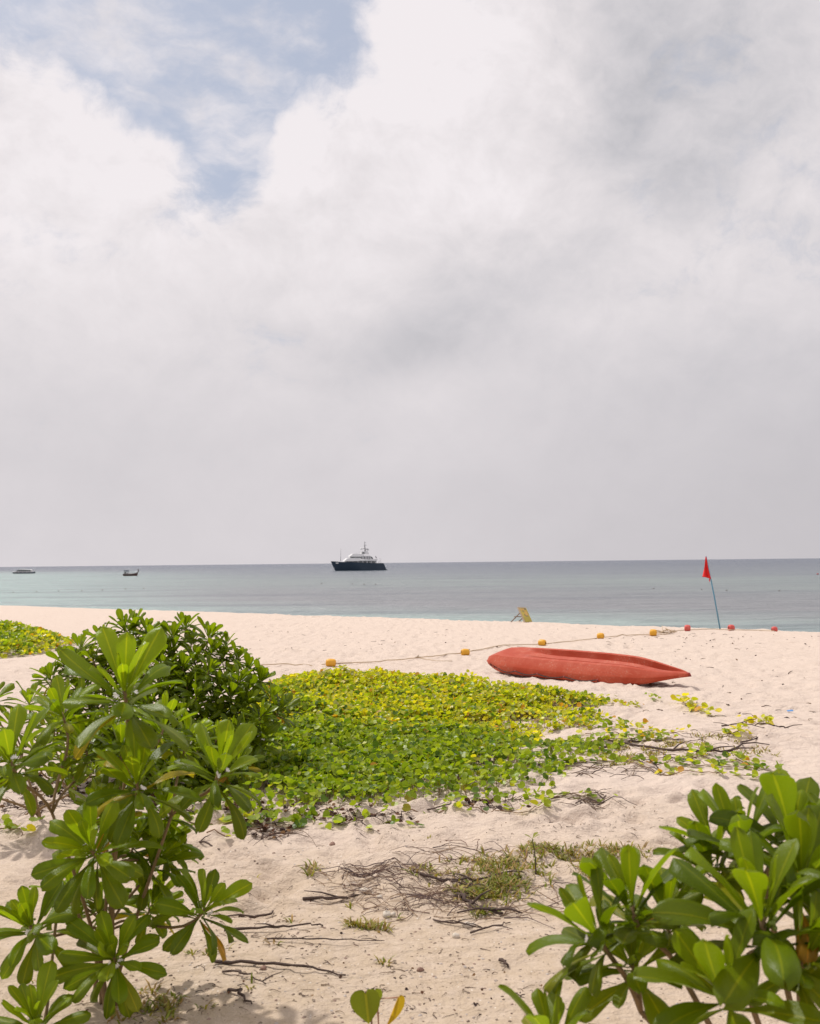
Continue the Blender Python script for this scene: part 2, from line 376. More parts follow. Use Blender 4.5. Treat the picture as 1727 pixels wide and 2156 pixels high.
nx, ny = len(XS), len(YS)
idx = np.arange(nx * ny).reshape(ny, nx)
fc = np.stack([idx[:-1, :-1], idx[:-1, 1:], idx[1:, 1:], idx[1:, :-1]], -1).reshape(-1, 4)
tag(link('beach', mesh_np('beach', np.stack([GX, GY, HZ], -1).reshape(-1, 3), fc, sand_m)), kind='structure')
SEA = -2.0
mb = MB(); mb.add([(-30000, 20, SEA), (30000, -30000, SEA), (30000, 40000, SEA), (-30000, 40000, SEA)], [(0, 1, 2, 3)])
mb.v[0] = (-30000, -30000, SEA)
tag(mb.build('sea', sea_m), kind='structure')

# ------------------------------------------------------------------ shrubs with rosettes of big paddle leaves
def leaf_mesh(name, mat, nl=9, wid=0.17, curl=0.5, fold=0.22, roll=0.25, twist=0.0, peak=0.80):
    ts = np.linspace(0, 1, nl); ws = np.array([-1, -0.62, 0, 0.62, 1.0]); ts = 1 - (1 - ts) ** 1.25
    V = []; UV = []
    x = z = 0.0; prev = 0.0
    for t in ts:
        ang = -curl * (t ** 1.6); dt = t - prev; prev = t
        x += dt * math.cos(ang); z += dt * math.sin(ang)
        w_ = wid * (math.sin(min(1, t / peak) * math.pi / 2) ** 2.2 * 0.9 + 0.10) if t < peak else wid * max(0.0, 1 - ((t - peak) / (1 - peak)) ** 2.0) ** 0.5
        w_ = max(w_, 0.012)
        tw = twist * t
        for s in ws:
            yy = s * w_; zz = fold * abs(yy) - roll * wid * (abs(s) ** 3) * t + 0.015 * math.sin(9 * t + 2.5 * s) * abs(s)
            zz -= 0.018 if s == 0 and t > 0.05 else 0
            yr = yy * math.cos(tw) - zz * math.sin(tw); zr = yy * math.sin(tw) + zz * math.cos(tw)
            V.append((x - math.sin(ang) * zr, yr, z + math.cos(ang) * zr)); UV.append((t, 0.5 + s * 0.5))
    Fc = []
    for i in range(nl - 1):
        for k in range(4): a = i * 5 + k; Fc.append((a, a + 5, a + 6, a + 1))
    V = np.array(V); Fc = np.array(Fc); UV = np.array(UV)
    return mesh_np(name, V, Fc, mat, uv=UV), V, Fc, UV
VAR = [leaf_mesh('leaf', LEAF, 10, *p_) for p_ in (
    (0.140, 0.15, 0.30, 0.3, 0.15), (0.150, 0.50, 0.2, 0.6, -0.2), (0.13, 0.85, 0.25, 0.9, 0.25), (0.150, 0.3, 0.4, 0.2, -0.1, 0.80),
    (0.12, 1.10, 0.1, 1.2, 0.3), (0.140, -0.25, 0.25, 0.25, 0.1), (0.130, 0.6, 0.6, 0.5, -0.4), (0.155, 0.2, 0.15, 0.8, 0.35, 0.82))]
def leaf_colour(t, warmth, r):
    """t 0 (heart of the rosette) .. 1 (oldest leaf)"""
    fresh = np.array((0.225, 0.295, 0.008)); mid = np.array((0.112, 0.170, 0.004)); old = np.array((0.112, 0.145, 0.004))
    c = fresh * (1 - t * 2) + mid * t * 2 if t < 0.5 else mid * (2 - 2 * t) + old * (2 * t - 1)
    c = c * (0.75 + 0.5 * r.random())
    if t > 0.6 and r.random() < 0.06 + 0.10 * warmth: c = np.array((0.30, 0.25, 0.015)) if r.random() < 0.4 else np.array((0.20, 0.22, 0.012))
    elif t > 0.9 and r.random() < 0.06: c = np.array((0.36, 0.20, 0.02))
    elif r.random() < 0.2: c = c * 0.6 + 0.4 * np.array((0.17, 0.23, 0.015))
    return c
def rosette_leaves(axis_, L, n_leaf, r, spread=1.0, warmth=0.5):
    """yields matrix, variant, colour"""
    a = axis_.normalized(); e1 = a.orthogonal().normalized(); e2 = a.cross(e1); ph0 = r.random() * 6.28
    for i in range(n_leaf):
        t = i / (n_leaf - 1); ph = ph0 + i * 2.39996 + r.uniform(-0.2, 0.2)
        th = math.radians(10 + 100 * spread * t ** 0.9 + r.uniform(-9, 9))
        d = a * math.cos(th) + (e1 * math.cos(ph) + e2 * math.sin(ph)) * math.sin(th)
        d.z -= 0.22 * t * t; d.normalize()
        zax = (a - d * a.dot(d)) if th < 2.6 else e1
        if zax.length < 1e-3: zax = e1
        zax = zax.normalized(); zax = (zax + Vector((0, 0, 0.25)) * t); zax = (zax - d * zax.dot(d)).normalized()
        zax = Quaternion(d, r.uniform(-0.45, 0.45)) @ zax
        yax = zax.cross(d)
        s = L * (0.55 + 0.45 * min(1, t * 4.5)) * r.uniform(0.78, 1.12)
        wd = r.uniform(0.80, 1.2)
        base = -a * (0.30 * L * t) + (d - a * d.dot(a)) * 0.03 * L
        M = Matrix(((d.x * s, yax.x * s * wd, zax.x * s, base.x), (d.y * s, yax.y * s * wd, zax.y * s, base.y), (d.z * s, yax.z * s * wd, zax.z * s, base.z), (0, 0, 0, 1)))
        v = r.choice((0, 3, 5, 7)) if t < 0.35 else r.choice((0, 1, 1, 2, 3, 6, 6, 7, 4))
        yield M, v, leaf_colour(t, warmth, r)
def bez(p0, p1, p2, p3, n=8):
    o = []
    for i in range(n):
        t = i / (n - 1); o.append(p0 * (1 - t) ** 3 + p1 * 3 * t * (1 - t) ** 2 + p2 * 3 * t * t * (1 - t) + p3 * t ** 3)
    return o
def flower_mesh(L, r, axis_, k):
    mb = MB(); a = axis_.normalized(); e1 = a.orthogonal().normalized(); e2 = a.cross(e1)
    for _ in range(k):
        ph = r.uniform(0, 6.28); d = (e1 * math.cos(ph) + e2 * math.sin(ph)); c = d * 0.14 * L + a * 0.02 * L * r.uniform(-1, 2)
        out_ = (d + a * 0.8).normalized(); f1 = out_.orthogonal().normalized(); f2 = out_.cross(f1)
        q0 = r.uniform(0, 6.28)
        for j in range(5):                                             # a half flower: five petals to one side
            q = q0 + (j - 2) * 0.62; pd = f1 * math.cos(q) + f2 * math.sin(q); sd = out_.cross(pd)
            s = 0.07 * L
            mb.add([c, c + pd * s * 0.6 + sd * s * 0.3, c + pd * s + out_ * s * 0.25, c + pd * s * 0.6 - sd * s * 0.3], [(0, 1, 2, 3)])
    return mb
def bud_mesh(L, r, axis_, k):
    mb = MB(); a = axis_.normalized(); e1 = a.orthogonal().normalized(); e2 = a.cross(e1)
    for _ in range(k):
        ph = r.uniform(0, 6.28); d = (e1 * math.cos(ph) + e2 * math.sin(ph)); c = d * 0.11 * L * r.uniform(0.6, 1.4) + a * 0.05 * L * r.uniform(-2.5, 1)
        rr = 0.018 * L * r.uniform(0.8, 1.6)
        mb.lathe([(rr * 0.3, -rr), (rr, -rr * 0.3), (rr * 0.8, rr * 0.6), (rr * 0.2, rr)], 5, origin=c)
    return mb
BUD = plain('green_bud', (0.20, 0.26, 0.04), 0.5, 0.2)
def shrub(name, label, base, hubs, rosettes, seed, L, trunk_r=0.02, limit=300, warmth=0.5, nleaf=(15, 20), flowers=0.6, spread=1.0, tone=1.0):
    """hubs: points on the main stems; rosettes: (point, axis, size factor)"""
    r = random.Random(seed); root = thing(name, label, 'shrub', base)
    mb = MB(); base = Vector(base)
    for h in hubs:
        h = Vector(h); mid = (base + h) / 2 + Vector((r.uniform(-.06, .06), r.uniform(-.06, .06), 0.02))
        st = base + Vector((r.uniform(-.05, .05), r.uniform(-.05, .05), -0.03))
        mb.tube([q - base for q in bez(st, st + Vector((0, 0, 0.12)), mid, h, 9)], np.linspace(trunk_r, trunk_r * 0.6, 9), 7)
    mb.build('trunk', BARK, root)
    # nearest rosettes first: those get single leaves, the rest share one mesh
    count = 0; JV = []; JF = []; JC = []; JU = []; off = 0
    for (pt, ax, k) in sorted(rosettes, key=lambda q: (Vector(q[0]) - EYE).length / q[2]):
        pt = Vector(pt); ax = Vector(ax).normalized(); Lr = L * k
        h = min((Vector(q) for q in hubs), key=lambda q: (q - pt).length + (0.4 if q.z > pt.z else 0))
        pl = bez(h - pt, (h - pt) * 0.6 + Vector((0, 0, 0.04)), -ax * min(0.3, (h - pt).length * 0.45), Vector((0, 0, 0)), 9)
        t = MB().tube(pl, np.linspace(trunk_r * 0.55, 0.032 * Lr, 9), 6).build('twig', BARK, root, pt - base)
        nl = r.randint(*nleaf)
        items = [(M, v, c * tone) for M, v, c in rosette_leaves(ax, Lr, nl, r, spread, warmth)]
        if count + nl <= limit:
            for M, v, c in items:
                o = link('leaf', VAR[v][0], t); o.matrix_local = M; o.color = (*c, 1); count += 1
        else:
            for M, v, c in items:
                _, V, Fc, UV = VAR[v]; A = np.array(M)
                JV.append(V @ A[:3, :3].T + A[:3, 3] + np.array(pt - base)); JF.append(Fc + off); off += len(V)
                JC.append(np.tile(c, (len(V), 1))); JU.append(UV)
        if r.random() < flowers: flower_mesh(Lr, r, ax, r.randint(2, 5)).build('flower_cluster', PETAL, t, smooth=False)['kind'] = 'stuff'
        if r.random() < 0.8: bud_mesh(Lr, r, ax, r.randint(8, 18)).build('bud_cluster', BUD, t)['kind'] = 'stuff'
    if JV:
        me = mesh_np('foliage', np.vstack(JV), np.vstack(JF), LEAFJ, np.vstack(JC), np.vstack(JU))
        tag(link('foliage', me, root), kind='stuff')
    return root
def ros(u, v, depth, k=1.0, lean=(0, 0, 1)): return (P(u, v, depth), Vector(lean), k)

# left front shrub
R1 = [ros(262, 1455, 3.55, 1.22, (-0.05, -0.35, 1)), ros(288, 1648, 3.55, 1.05, (0.0, -0.55, 0.9)), ros(462, 1622, 3.75, 1.08, (0.25, -0.3, 1)),
      ros(20, 1600, 3.5, 1.05, (-0.2, -0.3, 1)), ros(192, 1790, 3.5, 1.08, (-0.15, -0.75, 0.7)), ros(325, 1815, 4.0, 0.9, (0.5, 0.0, 1)),
      ros(432, 1915, 3.75, 0.95, (0.55, -0.35, 0.8)), ros(62, 1950, 3.65, 0.95, (-0.3, -0.55, 0.8)), ros(240, 2015, 3.6, 1.0, (0.05, -0.75, 0.7)),
      ros(75, 2150, 3.45, 0.9, (-0.1, -0.3, 1)), ros(130, 1500, 3.9, 0.85, (-0.4, 0, 1)), ros(215, 1900, 4.0, 0.7, (-0.3, 0.2, 1)), ros(345, 1700, 4.05, 0.8, (0.2, 0.3, 1)),
      ros(255, 1575, 3.95, 0.85, (0, 0.2, 1)), ros(345, 1530, 4.0, 0.85, (0.2, 0.2, 1)), ros(180, 1570, 3.95, 0.85, (-0.3, 0.1, 1)), ros(215, 1710, 3.85, 0.8, (-0.2, 0, 1)), ros(320, 1905, 4.1, 0.75, (0.3, 0, 1)), ros(150, 1870, 4.0, 0.75, (-0.3, 0, 1)), ros(285, 1770, 4.0, 0.85, (0.2, 0, 1)), ros(395, 1560, 4.1, 0.8, (0.3, 0.2, 1)), ros(350, 1770, 4.1, 0.8, (0.4, 0, 1))]
b1 = on(235, 2085); b1 = Vector((b1.x, 3.95, hz(b1.x, 3.95)))
hub1 = [P(225, 1960, 3.9), P(228, 1830, 3.8), P(250, 1720, 3.75), P(130, 1860, 3.75), P(110, 1712, 3.7), P(360, 1720, 3.9), P(270, 1600, 3.7)]
shrub('beach_shrub', 'nearest shrub on the left, big glossy green paddle leaves in open rosettes', b1, hub1, R1, 3, 0.195, 0.009, 300, 0.5, (23, 28), 0.8, 0.9, 1.08)

# bush behind it
poly = [(95, 1420), (150, 1345), (215, 1310), (265, 1295), (330, 1300), (400, 1290), (470, 1335), (520, 1385), (575, 1440), (590, 1480), (540, 1560), (470, 1620), (330, 1640), (190, 1600), (120, 1520)]
def inside(x, y, pg):
    c = False
    for i in range(len(pg)):
        (x0, y0), (x1, y1) = pg[i - 1], pg[i]
        if (y0 > y) != (y1 > y) and x < (x1 - x0) * (y - y0) / (y1 - y0) + x0: c = not c
    return c
rr = random.Random(8); pts = []
for _ in range(4000):
    u, v = rr.uniform(80, 600), rr.uniform(1285, 1645)
    if inside(u, v, poly) and all((u - a) ** 2 / 1.0 + (v - c) ** 2 * 1.25 > 28 ** 2 for a, c in pts): pts.append((u, v))
for q in ((262, 1308), (215, 1330), (390, 1306), (365, 1325), (440, 1325), (168, 1348), (500, 1372), (548, 1418), (572, 1455), (105, 1412)):
    pts = [a for a in pts if (a[0] - q[0]) ** 2 + (a[1] - q[1]) ** 2 > 22 ** 2] + [q]
cen = P(330, 1560, 8.0)
R2 = []
for u, v in pts:
    dep = 7.2 + (1640 - v) / 350 * 1.5 + rr.uniform(-0.2, 0.2)
    q = P(u, v + 14, dep); ax = (q - cen); ax.z = max(ax.z, 0) * 0.8; ax = ax.normalized() * 0.6 + Vector((0, -0.1, 0.95))
    if q.z < 0.08: q.z = 0.12
    R2.append((q, ax, rr.uniform(0.85, 1.1)))
b2 = Vector((cen.x, 8.0, hz(cen.x, 8.0)))
hub2 = [cen + Vector(q) for q in ((0, 0, -0.05), (-0.45, 0, 0.15), (0.4, 0.1, 0.1), (-0.2, 0.3, 0.45), (0.25, 0.35, 0.45), (0.7, 0, -0.15), (-0.75, 0, 0.05), (0, -0.4, -0.2), (-0.5, -0.4, -0.2), (0.5, -0.3, -0.25))]
shrub('beach_shrub', 'rounded dark green bush behind the nearest left shrub, beside the creeping vines', b2, hub2, R2, 5, 0.175, 0.012, 300, 0.15, (21, 25), 0.3, 0.78, 0.88)

# low shrub at the left edge
R3 = [ros(62, 1478, 6.4, 1.0, (0, -0.2, 1)), ros(25, 1525, 6.2, 0.95, (-0.3, -0.2, 1)), ros(115, 1535, 6.3, 0.9, (0.2, -0.3, 1)), ros(75, 1585, 6.0, 1.0, (0, -0.4, 1)),
      ros(145, 1590, 6.2, 0.95, (0.3, -0.3, 1)), ros(-25, 1560, 6.2, 1, (-0.3, -0.2, 1)), ros(135, 1630, 6.1, 0.85, (0.3, -0.5, 0.8)), ros(195, 1620, 6.4, 0.9, (0.3, -0.3, 1)), ros(-15, 1470, 6.5, 1.0), ros(30, 1600, 6.2, 0.9)]
b3 = P(80, 1660, 6.6); b3.z = hz(b3.x, b3.y)
hub3 = [b3 + Vector(q) for q in ((0, 0, 0.2), (-0.3, -0.1, 0.2), (0.25, -0.1, 0.2), (-0.1, 0, 0.4))]
shrub('beach_shrub', 'low sprawling shrub at the left edge with partly yellow-green leaves', b3, hub3, R3, 21, 0.155, 0.010, 300, 0.9, (18, 23), 0.4)

# right front shrub
R4 = [ros(1560, 1775, 2.55, 0.95, (-0.1, 0.1, 1)), ros(1672, 1758, 2.55, 1.12, (0.05, 0, 1)), ros(1500, 1775, 2.65, 0.7, (-0.6, 0, 0.9)), ros(1605, 1930, 2.2, 1.15, (-0.1, -0.1, 1)),
      ros(1330, 1905, 2.45, 0.9, (-0.1, 0.1, 1)), ros(1255, 1965, 2.4, 0.85, (-0.5, 0, 0.9)), ros(1405, 1925, 2.5, 0.75, (0.1, 0.1, 1)), ros(1520, 2085, 2.15, 1.0, (-0.35, -0.35, 0.8)),
      ros(1690, 1850, 2.3, 0.95, (0.2, -0.1, 1)), ros(1165, 2195, 2.35, 0.8, (-0.1, 0.0, 1)), ros(1700, 2010, 2.2, 0.9, (0.3, -0.4, 0.8)), ros(1330, 2030, 2.45, 0.75, (-0.3, -0.5, 0.7)), ros(1500, 1830, 2.6, 0.8, (-0.3, 0.2, 1)), ros(1760, 1790, 2.6, 0.9), ros(1790, 1950, 2.3, 1.0, (0.3, 0, 1))]
b4 = Vector((0.99, 2.45, 0)); b4.z = hz(b4.x, b4.y)
hub4 = [P(1678, 2020, 2.4), P(1672, 1890, 2.45), P(1560, 2050, 2.4), P(1440, 2060, 2.45), P(1610, 1850, 2.5), P(1350, 2130, 2.45), P(1270, 2200, 2.4)]
shrub('beach_shrub', 'right-hand foreground shrub with broad upright paddle leaves, closest to the viewer', b4, hub4, R4, 14, 0.205, 0.011, 300, 0.2, (17, 21), 0.15, 0.66, 0.9)

# ------------------------------------------------------------------ creeping vines (two-lobed leaves)
def vine_leaf(fold=0.35):
    V = np.array([(0, 0, 0), (0.12, 0.34, fold * 0.34), (0.45, 0.56, fold * 0.5), (0.85, 0.48, fold * 0.40), (1.02, 0.22, fold * 0.2), (0.90, 0, 0), (1.02, -0.22, fold * 0.2), (0.85, -0.48, fold * 0.40), (0.45, -0.56, fold * 0.5), (0.12, -0.34, fold * 0.34), (0.48, 0, -0.02)])
    V[:, 0] -= 0.1
    Fc = np.array([(10, 0, 1), (10, 1, 2), (10, 2, 3), (10, 3, 4), (10, 4, 5), (10, 5, 6), (10, 6, 7), (10, 7, 8), (10, 8, 9), (10, 9, 0)])
    return V, Fc
VL = [vine_leaf(f) for f in (0.15, 0.35, 0.6, 0.9)]
def gpoly(pg): return [tuple(G(u, v)[:2]) for u, v in pg]
def frame(n_, head):
    n_ = n_ / np.linalg.norm(n_); d = np.array((math.cos(head), math.sin(head), 0.0)); d -= n_ * d.dot(n_); d /= np.linalg.norm(d)
    return np.stack([d, np.cross(n_, d), n_], 1)
def vine_cols(yel, r):
    if r.random() < yel:
        c = np.array((0.48, 0.49, 0.016)) if r.random() < 0.72 else np.array((0.64, 0.55, 0.025))
        if r.random() < 0.05: c = np.array((0.48, 0.25, 0.02))
        if r.random() < 0.12: c = np.array((0.38, 0.37, 0.14))
    else:
        c = np.array((0.20, 0.275, 0.013)) if r.random() < 0.55 else np.array((0.31, 0.375, 0.02))
        if r.random() < 0.15: c = np.array((0.09, 0.16, 0.014))
        if r.random() < 0.02: c = np.array((0.28, 0.26, 0.02))
    return c * r.uniform(0.8, 1.2)
def vine_mat(name, label, pg, n_try, dens, hgt, yel, size, seed):
    r = random.Random(seed); g = gpoly(pg)
    xs = [q[0] for q in g]; ys = [q[1] for q in g]; V = []; C = []; Fs = []; off = 0; stems = MB()
    e = np.array(g); e2 = np.roll(e, -1, 0)
    for _ in range(n_try):
        x, y = r.uniform(min(xs), max(xs)), r.uniform(min(ys), max(ys))
        if not inside(x, y, g): continue
        ab = e2 - e; t = np.clip(((x - e[:, 0]) * ab[:, 0] + (y - e[:, 1]) * ab[:, 1]) / (ab ** 2).sum(1), 0, 1)
        d = np.hypot(e[:, 0] + t * ab[:, 0] - x, e[:, 1] + t * ab[:, 1] - y).min()          # distance to the edge
        if r.random() > dens(x, y, d): continue
        z = hz(x, y) + hgt(x, y, d) * (1 - r.random() ** 1.8 * 0.8) + 0.012
        tilt = r.uniform(0, 1.2); az = r.uniform(0, 6.28)
        nn = np.array((math.cos(az) * math.sin(tilt) - 0.10, math.sin(az) * math.sin(tilt) - 0.05, math.cos(tilt)))
        A = frame(nn, r.uniform(0, 6.28)); s = size * r.uniform(0.6, 1.25)
        vv, ff = r.choice(VL)
        V.append(vv @ (A.T * s) + np.array((x, y, z))); Fs.append(ff + off); off += len(vv)
        C.append(np.tile(vine_cols(yel(x, y, d), r), (len(vv), 1)))
        if r.random() < 0.25:
            stems.tube([(x, y, z), (x + r.uniform(-.03, .03), y + r.uniform(-.03, .03), hz(x, y) - 0.01)], 0.0022, 3, False)
    me = mesh_np(name, np.vstack(V), np.vstack(Fs), VINE, np.vstack(C), smooth=False)
    o = tag(link(name, me), label, 'vine', kind='stuff')
    stems.build('stalks', STEM, o)
    o.children[0]['kind'] = 'stuff'
    print(name, len(V))
    return o
def n2(x, y, s, seed):
    x /= s; y /= s; i = math.floor(x); j = math.floor(y); fx = x - i; fy = y - j
    fx = fx * fx * (3 - 2 * fx); fy = fy * fy * (3 - 2 * fy)
    def h(i, j):
        a = (i * 374761393 + j * 668265263 + seed * 1442695041) & 0xffffffff; a = ((a ^ (a >> 13)) * 1274126177) & 0xffffffff
        return ((a ^ (a >> 16)) & 0xffff) / 65535.0
    return (h(i, j) * (1 - fx) + h(i + 1, j) * fx) * (1 - fy) + (h(i, j + 1) * (1 - fx) + h(i + 1, j + 1) * fx) * fy
def ss(x, a, c): t = min(1, max(0, (x - a) / (c - a))); return t * t * (3 - 2 * t)
main_poly = [(330, 1700), (420, 1732), (540, 1752), (640, 1756), (760, 1746), (870, 1756), (905, 1722), (1050, 1710), (1135, 1698), (1190, 1645), (1245, 1600), (1330, 1572), (1225, 1562), (1120, 1572), (1160, 1540), (1290, 1512), (1240, 1502), (1180, 1512), (1230, 1496), (1312, 1487), (1275, 1478), (1150, 1467), (1000, 1452), (800, 1442), (640, 1437), (560, 1447), (480, 1500), (380, 1600)]
def dens_main(x, y, d):
    q = n2(x, y, 0.5, 31); v = ss(d, -0.15, 0.42 + 0.85 * ss(y, 8.8, 7.8) + 0.22 * ss(x, 0.3, 1.2)) * 0.93 + 0.07
    gap = ss(n2(x, y * 2.2, 0.62, 33), 0.50, 0.36) * ss(d, 1.2, 0.4)
    strip = math.exp(-((y - (9.75 - 0.1 * x)) / 0.16) ** 2) * ss(x, -0.6, 0.4)                   # thin line of bare sand across the mat
    return max(0.02, v * (1 - 0.75 * gap) * (1 - 0.85 * strip) * (0.42 + 0.75 * q))
def hgt_main(x, y, d): return (0.04 + 0.13 * ss(y, 8.3, 12.5)) * (0.25 + 0.75 * ss(d, 0, 0.5)) * (0.35 + 1.3 * n2(x, y, 0.45, 35)) + 0.05 * ss(d, 0, 0.6)
def yel_main(x, y, d): return min(0.95, 0.015 + 0.70 * ss(y + (n2(x, y, 0.9, 36) - 0.5) * 3.2 + 0.25 * x, 8.7, 11.4) * (0.55 + 0.75 * n2(x, y, 0.7, 37)) + 0.25 * ss(d, 0.3, 0.0) * ss(y, 8.5, 10))
vine_mat('beach_vine_mat', 'broad mat of creeping beach vine in front of the kayak, green turning yellow', main_poly, 88000, dens_main, hgt_main, yel_main, 0.0455, 41)
far_poly = [(-260, 1335), (-260, 1400), (0, 1384), (70, 1379), (135, 1366), (160, 1356), (120, 1342), (60, 1336), (0, 1333)]
vine_mat('beach_vine_mat', 'far patch of bright green creeping vine at the left edge of the beach', far_poly, 15000, lambda x, y, d: 0.25 + 0.75 * ss(d, 0, 0.4),
         lambda x, y, d: 0.05 + 0.24 * ss(d, 0, 0.6) * (0.6 + 0.7 * n2(x, y, 0.7, 5)), lambda x, y, d: 0.45 * ss(d, 0.9, 0.1) + 0.22, 0.085, 43)
# runners trailing over the sand, leaf by leaf
VME = []
for vv, ff in VL: VME.append(mesh_np('leaf', vv, ff, VINEO, smooth=False))
def runner(label, line, n_leaf, size, yel, seed, z=0.012, hgt=0.04, spread=0.07):
    r = random.Random(seed); pts = [on(*q) for q in line]
    dense = []
    for a, c in zip(pts[:-1], pts[1:]):
        for k in range(6):
            q = a.lerp(c, k / 6) + Vector((r.uniform(-.02, .02), r.uniform(-.02, .02), 0)); q.z = hz(q.x, q.y) + z; dense.append(q)
    dense.append(pts[-1]); o = thing('vine_runner', label, 'vine', pts[0], group='vine runners on the sand')
    MB().tube([q - pts[0] for q in dense], np.linspace(0.0045, 0.002, len(dense)), 5).build('stem', STEM, o)
    for k in range(n_leaf):
        q = r.choice(dense) + Vector((r.uniform(-spread, spread), r.uniform(-spread, spread), 0)); q.z = hz(q.x, q.y) + r.uniform(0.012, hgt)
        tilt = r.uniform(0, 0.8); az = r.uniform(0, 6.28)
        A = frame(np.array((math.cos(az) * math.sin(tilt), math.sin(az) * math.sin(tilt) - 0.15, math.cos(tilt))), r.uniform(0, 6.28)) * size * r.uniform(0.6, 1.2)
        l = link('leaf', r.choice(VME), o); l.color = (*vine_cols(yel, r), 1)
        M = Matrix([list(row) + [0] for row in A] + [[0, 0, 0, 1]]); M.translation = q - pts[0]; l.matrix_local = M
RUN = [('leafy green runner stretching right from the mat, upper of two long ones', [(1130, 1575), (1230, 1566), (1330, 1560), (1410, 1556)], 82, .055, .15, .06),
       ('long leafy runner reaching from the mat toward the right foreground shrub', [(1180, 1612), (1290, 1612), (1400, 1622), (1480, 1628), (1560, 1626), (1640, 1622)], 90, .052, .2, .05),
       ('thin sparse runner lying just below the long leafy one on the right', [(1330, 1622), (1400, 1636), (1480, 1642), (1560, 1646), (1640, 1650)], 39, .045, .35, .04),
       ('yellow-green runner just right of the mat below the kayak', [(1150, 1540), (1220, 1530), (1300, 1528), (1360, 1532)], 75, .055, .55, .09),
       ('pale yellow leafy clump on bare sand right of the kayak shadow', [(1432, 1480), (1460, 1492), (1500, 1506)], 46, .065, 1.0, .10),
       ('second yellow vine clump, rightmost on the open sand', [(1565, 1520), (1600, 1523), (1628, 1526)], 28, .06, 1.0, .08),
       ('yellow sprig trailing off the mat tip under the kayak bow', [(1290, 1478), (1320, 1484), (1345, 1490)], 20, .055, .9, .06),
       ('small green sprig alone on the sand between kayak and yellow clump', [(1372, 1474), (1385, 1478)], 12, .05, .3, .06),
       ('yellow vine tuft beside the long dark branch', [(1520, 1552), (1550, 1548), (1570, 1546)], 20, .055, .9, .07),
       ('green vine cluster right of the dark branch tip', [(1455, 1605), (1475, 1598), (1495, 1604)], 22, .055, .15, .09),
       ('green vine cluster lower right, nearest the foreground shrub leaves', [(1535, 1612), (1560, 1606), (1585, 1614)], 22, .055, .15, .09),
       ('short runner with few round leaves below the mat right corner', [(1130, 1690), (1200, 1683), (1290, 1690)], 15, .045, .25, .04),
       ('runner with round leaves crossing the sand below the mat middle', [(850, 1716), (950, 1712), (1010, 1718), (1090, 1722), (1160, 1716)], 22, .05, .1, .05),
       ('runner under the mat front edge trailing toward the left shrub', [(400, 1745), (480, 1742), (560, 1752), (640, 1742)], 22, .06, .1, .05),
       ('sparse runner on open sand left of the small white stone', [(440, 1770), (500, 1774), (545, 1752)], 10, .05, .1, .05),
       ('little vine sprig at the far left above the near rosette', [(0, 1742), (30, 1748), (60, 1766)], 14, .055, .15, .06),
       ('dry yellowing runner below the pale clump toward the bent branch', [(1230, 1548), (1310, 1545), (1390, 1541), (1440, 1536)], 30, .05, .75, .05)]
for i, (lb, ln, k, s, yl, hg) in enumerate(RUN): runner(lb, ln, k, s, yl, 100 + i, hgt=hg)

# ------------------------------------------------------------------ grass and litter
def grass(name, label, blobs, n_t, seed, blade=0.055, green=0.5, cat='grass'):
    r = random.Random(seed); V = []; Fs = []; C = []; off = 0
    wts = [q[2] * q[3] for q in blobs]
    for _ in range(n_t):
        (u, v, ru, rv, gr) = r.choices(blobs, wts)[0]; a = r.uniform(0, 6.28); q = r.random() ** 0.6
        g = on(u + math.cos(a) * ru * q, v + math.sin(a) * rv * q)
        if n2(g.x, g.y, 0.16, 91) < 0.5 and r.random() < 0.85: continue
        for k in range(r.randint(4, 7)):
            h = r.uniform(0, 6.28); L = blade * r.uniform(0.4, 1.3); lean = r.uniform(0.7, 1.55); d = np.array((math.cos(h), math.sin(h), 0))
            p0 = np.array(g) + d * r.uniform(0, 0.03); p1 = p0 + d * L * 0.5 * math.sin(lean * 0.7) + np.array((0, 0, L * 0.5 * math.cos(lean * 0.7)))
            p2 = p1 + d * L * 0.5 * math.sin(lean * 1.3) + np.array((0, 0, L * 0.5 * math.cos(lean * 1.3))); sd = np.array((-d[1], d[0], 0)) * 0.0042
            V.append(np.array([p0 - sd, p0 + sd, p1 + sd, p1 - sd, p2])); Fs.append(np.array([(0, 1, 2), (0, 2, 3), (3, 2, 4)]) + off); off += 5
            w_ = r.random()
            c = np.array((0.17, 0.20, 0.02)) if w_ < gr * 0.6 else (np.array((0.27, 0.24, 0.045)) if w_ < 0.7 else np.array((0.33, 0.22, 0.09)))
            C.append(np.tile(c * r.uniform(0.7, 1.25), (5, 1)))
    me = mesh_np(name, np.vstack(V), np.vstack(Fs), GRASS, np.vstack(C), smooth=False)
    tag(link(name, me), label, cat, kind='stuff')
grass('beach_grass', 'low dry green and straw-coloured grass among the twigs, centre of the sand', [
    (1080, 1845, 90, 34, .8), (1010, 1855, 110, 28, .6), (1120, 1815, 110, 26, .5), (960, 1840, 100, 30, .5), (1180, 1800, 130, 22, .4), (1060, 1895, 70, 18, .7), (1000, 1880, 60, 20, .5), (1100, 1870, 70, 24, .9), (1240, 1830, 60, 30, .4), (1330, 1800, 40, 16, .3),
    (670, 1848, 26, 16, .6), (1010, 1928, 20, 10, .8), (760, 1955, 60, 10, .2)], 1050, 61)
grass('beach_grass', 'thin dry grass around the dark branch on the right', [(1300, 1600, 90, 22, .3), (1400, 1580, 110, 26, .25), (1500, 1570, 110, 24, .2), (1250, 1590, 60, 14, .4), (1350, 1560, 80, 18, .4), (1560, 1590, 80, 16, .3)], 420, 62, 0.05)
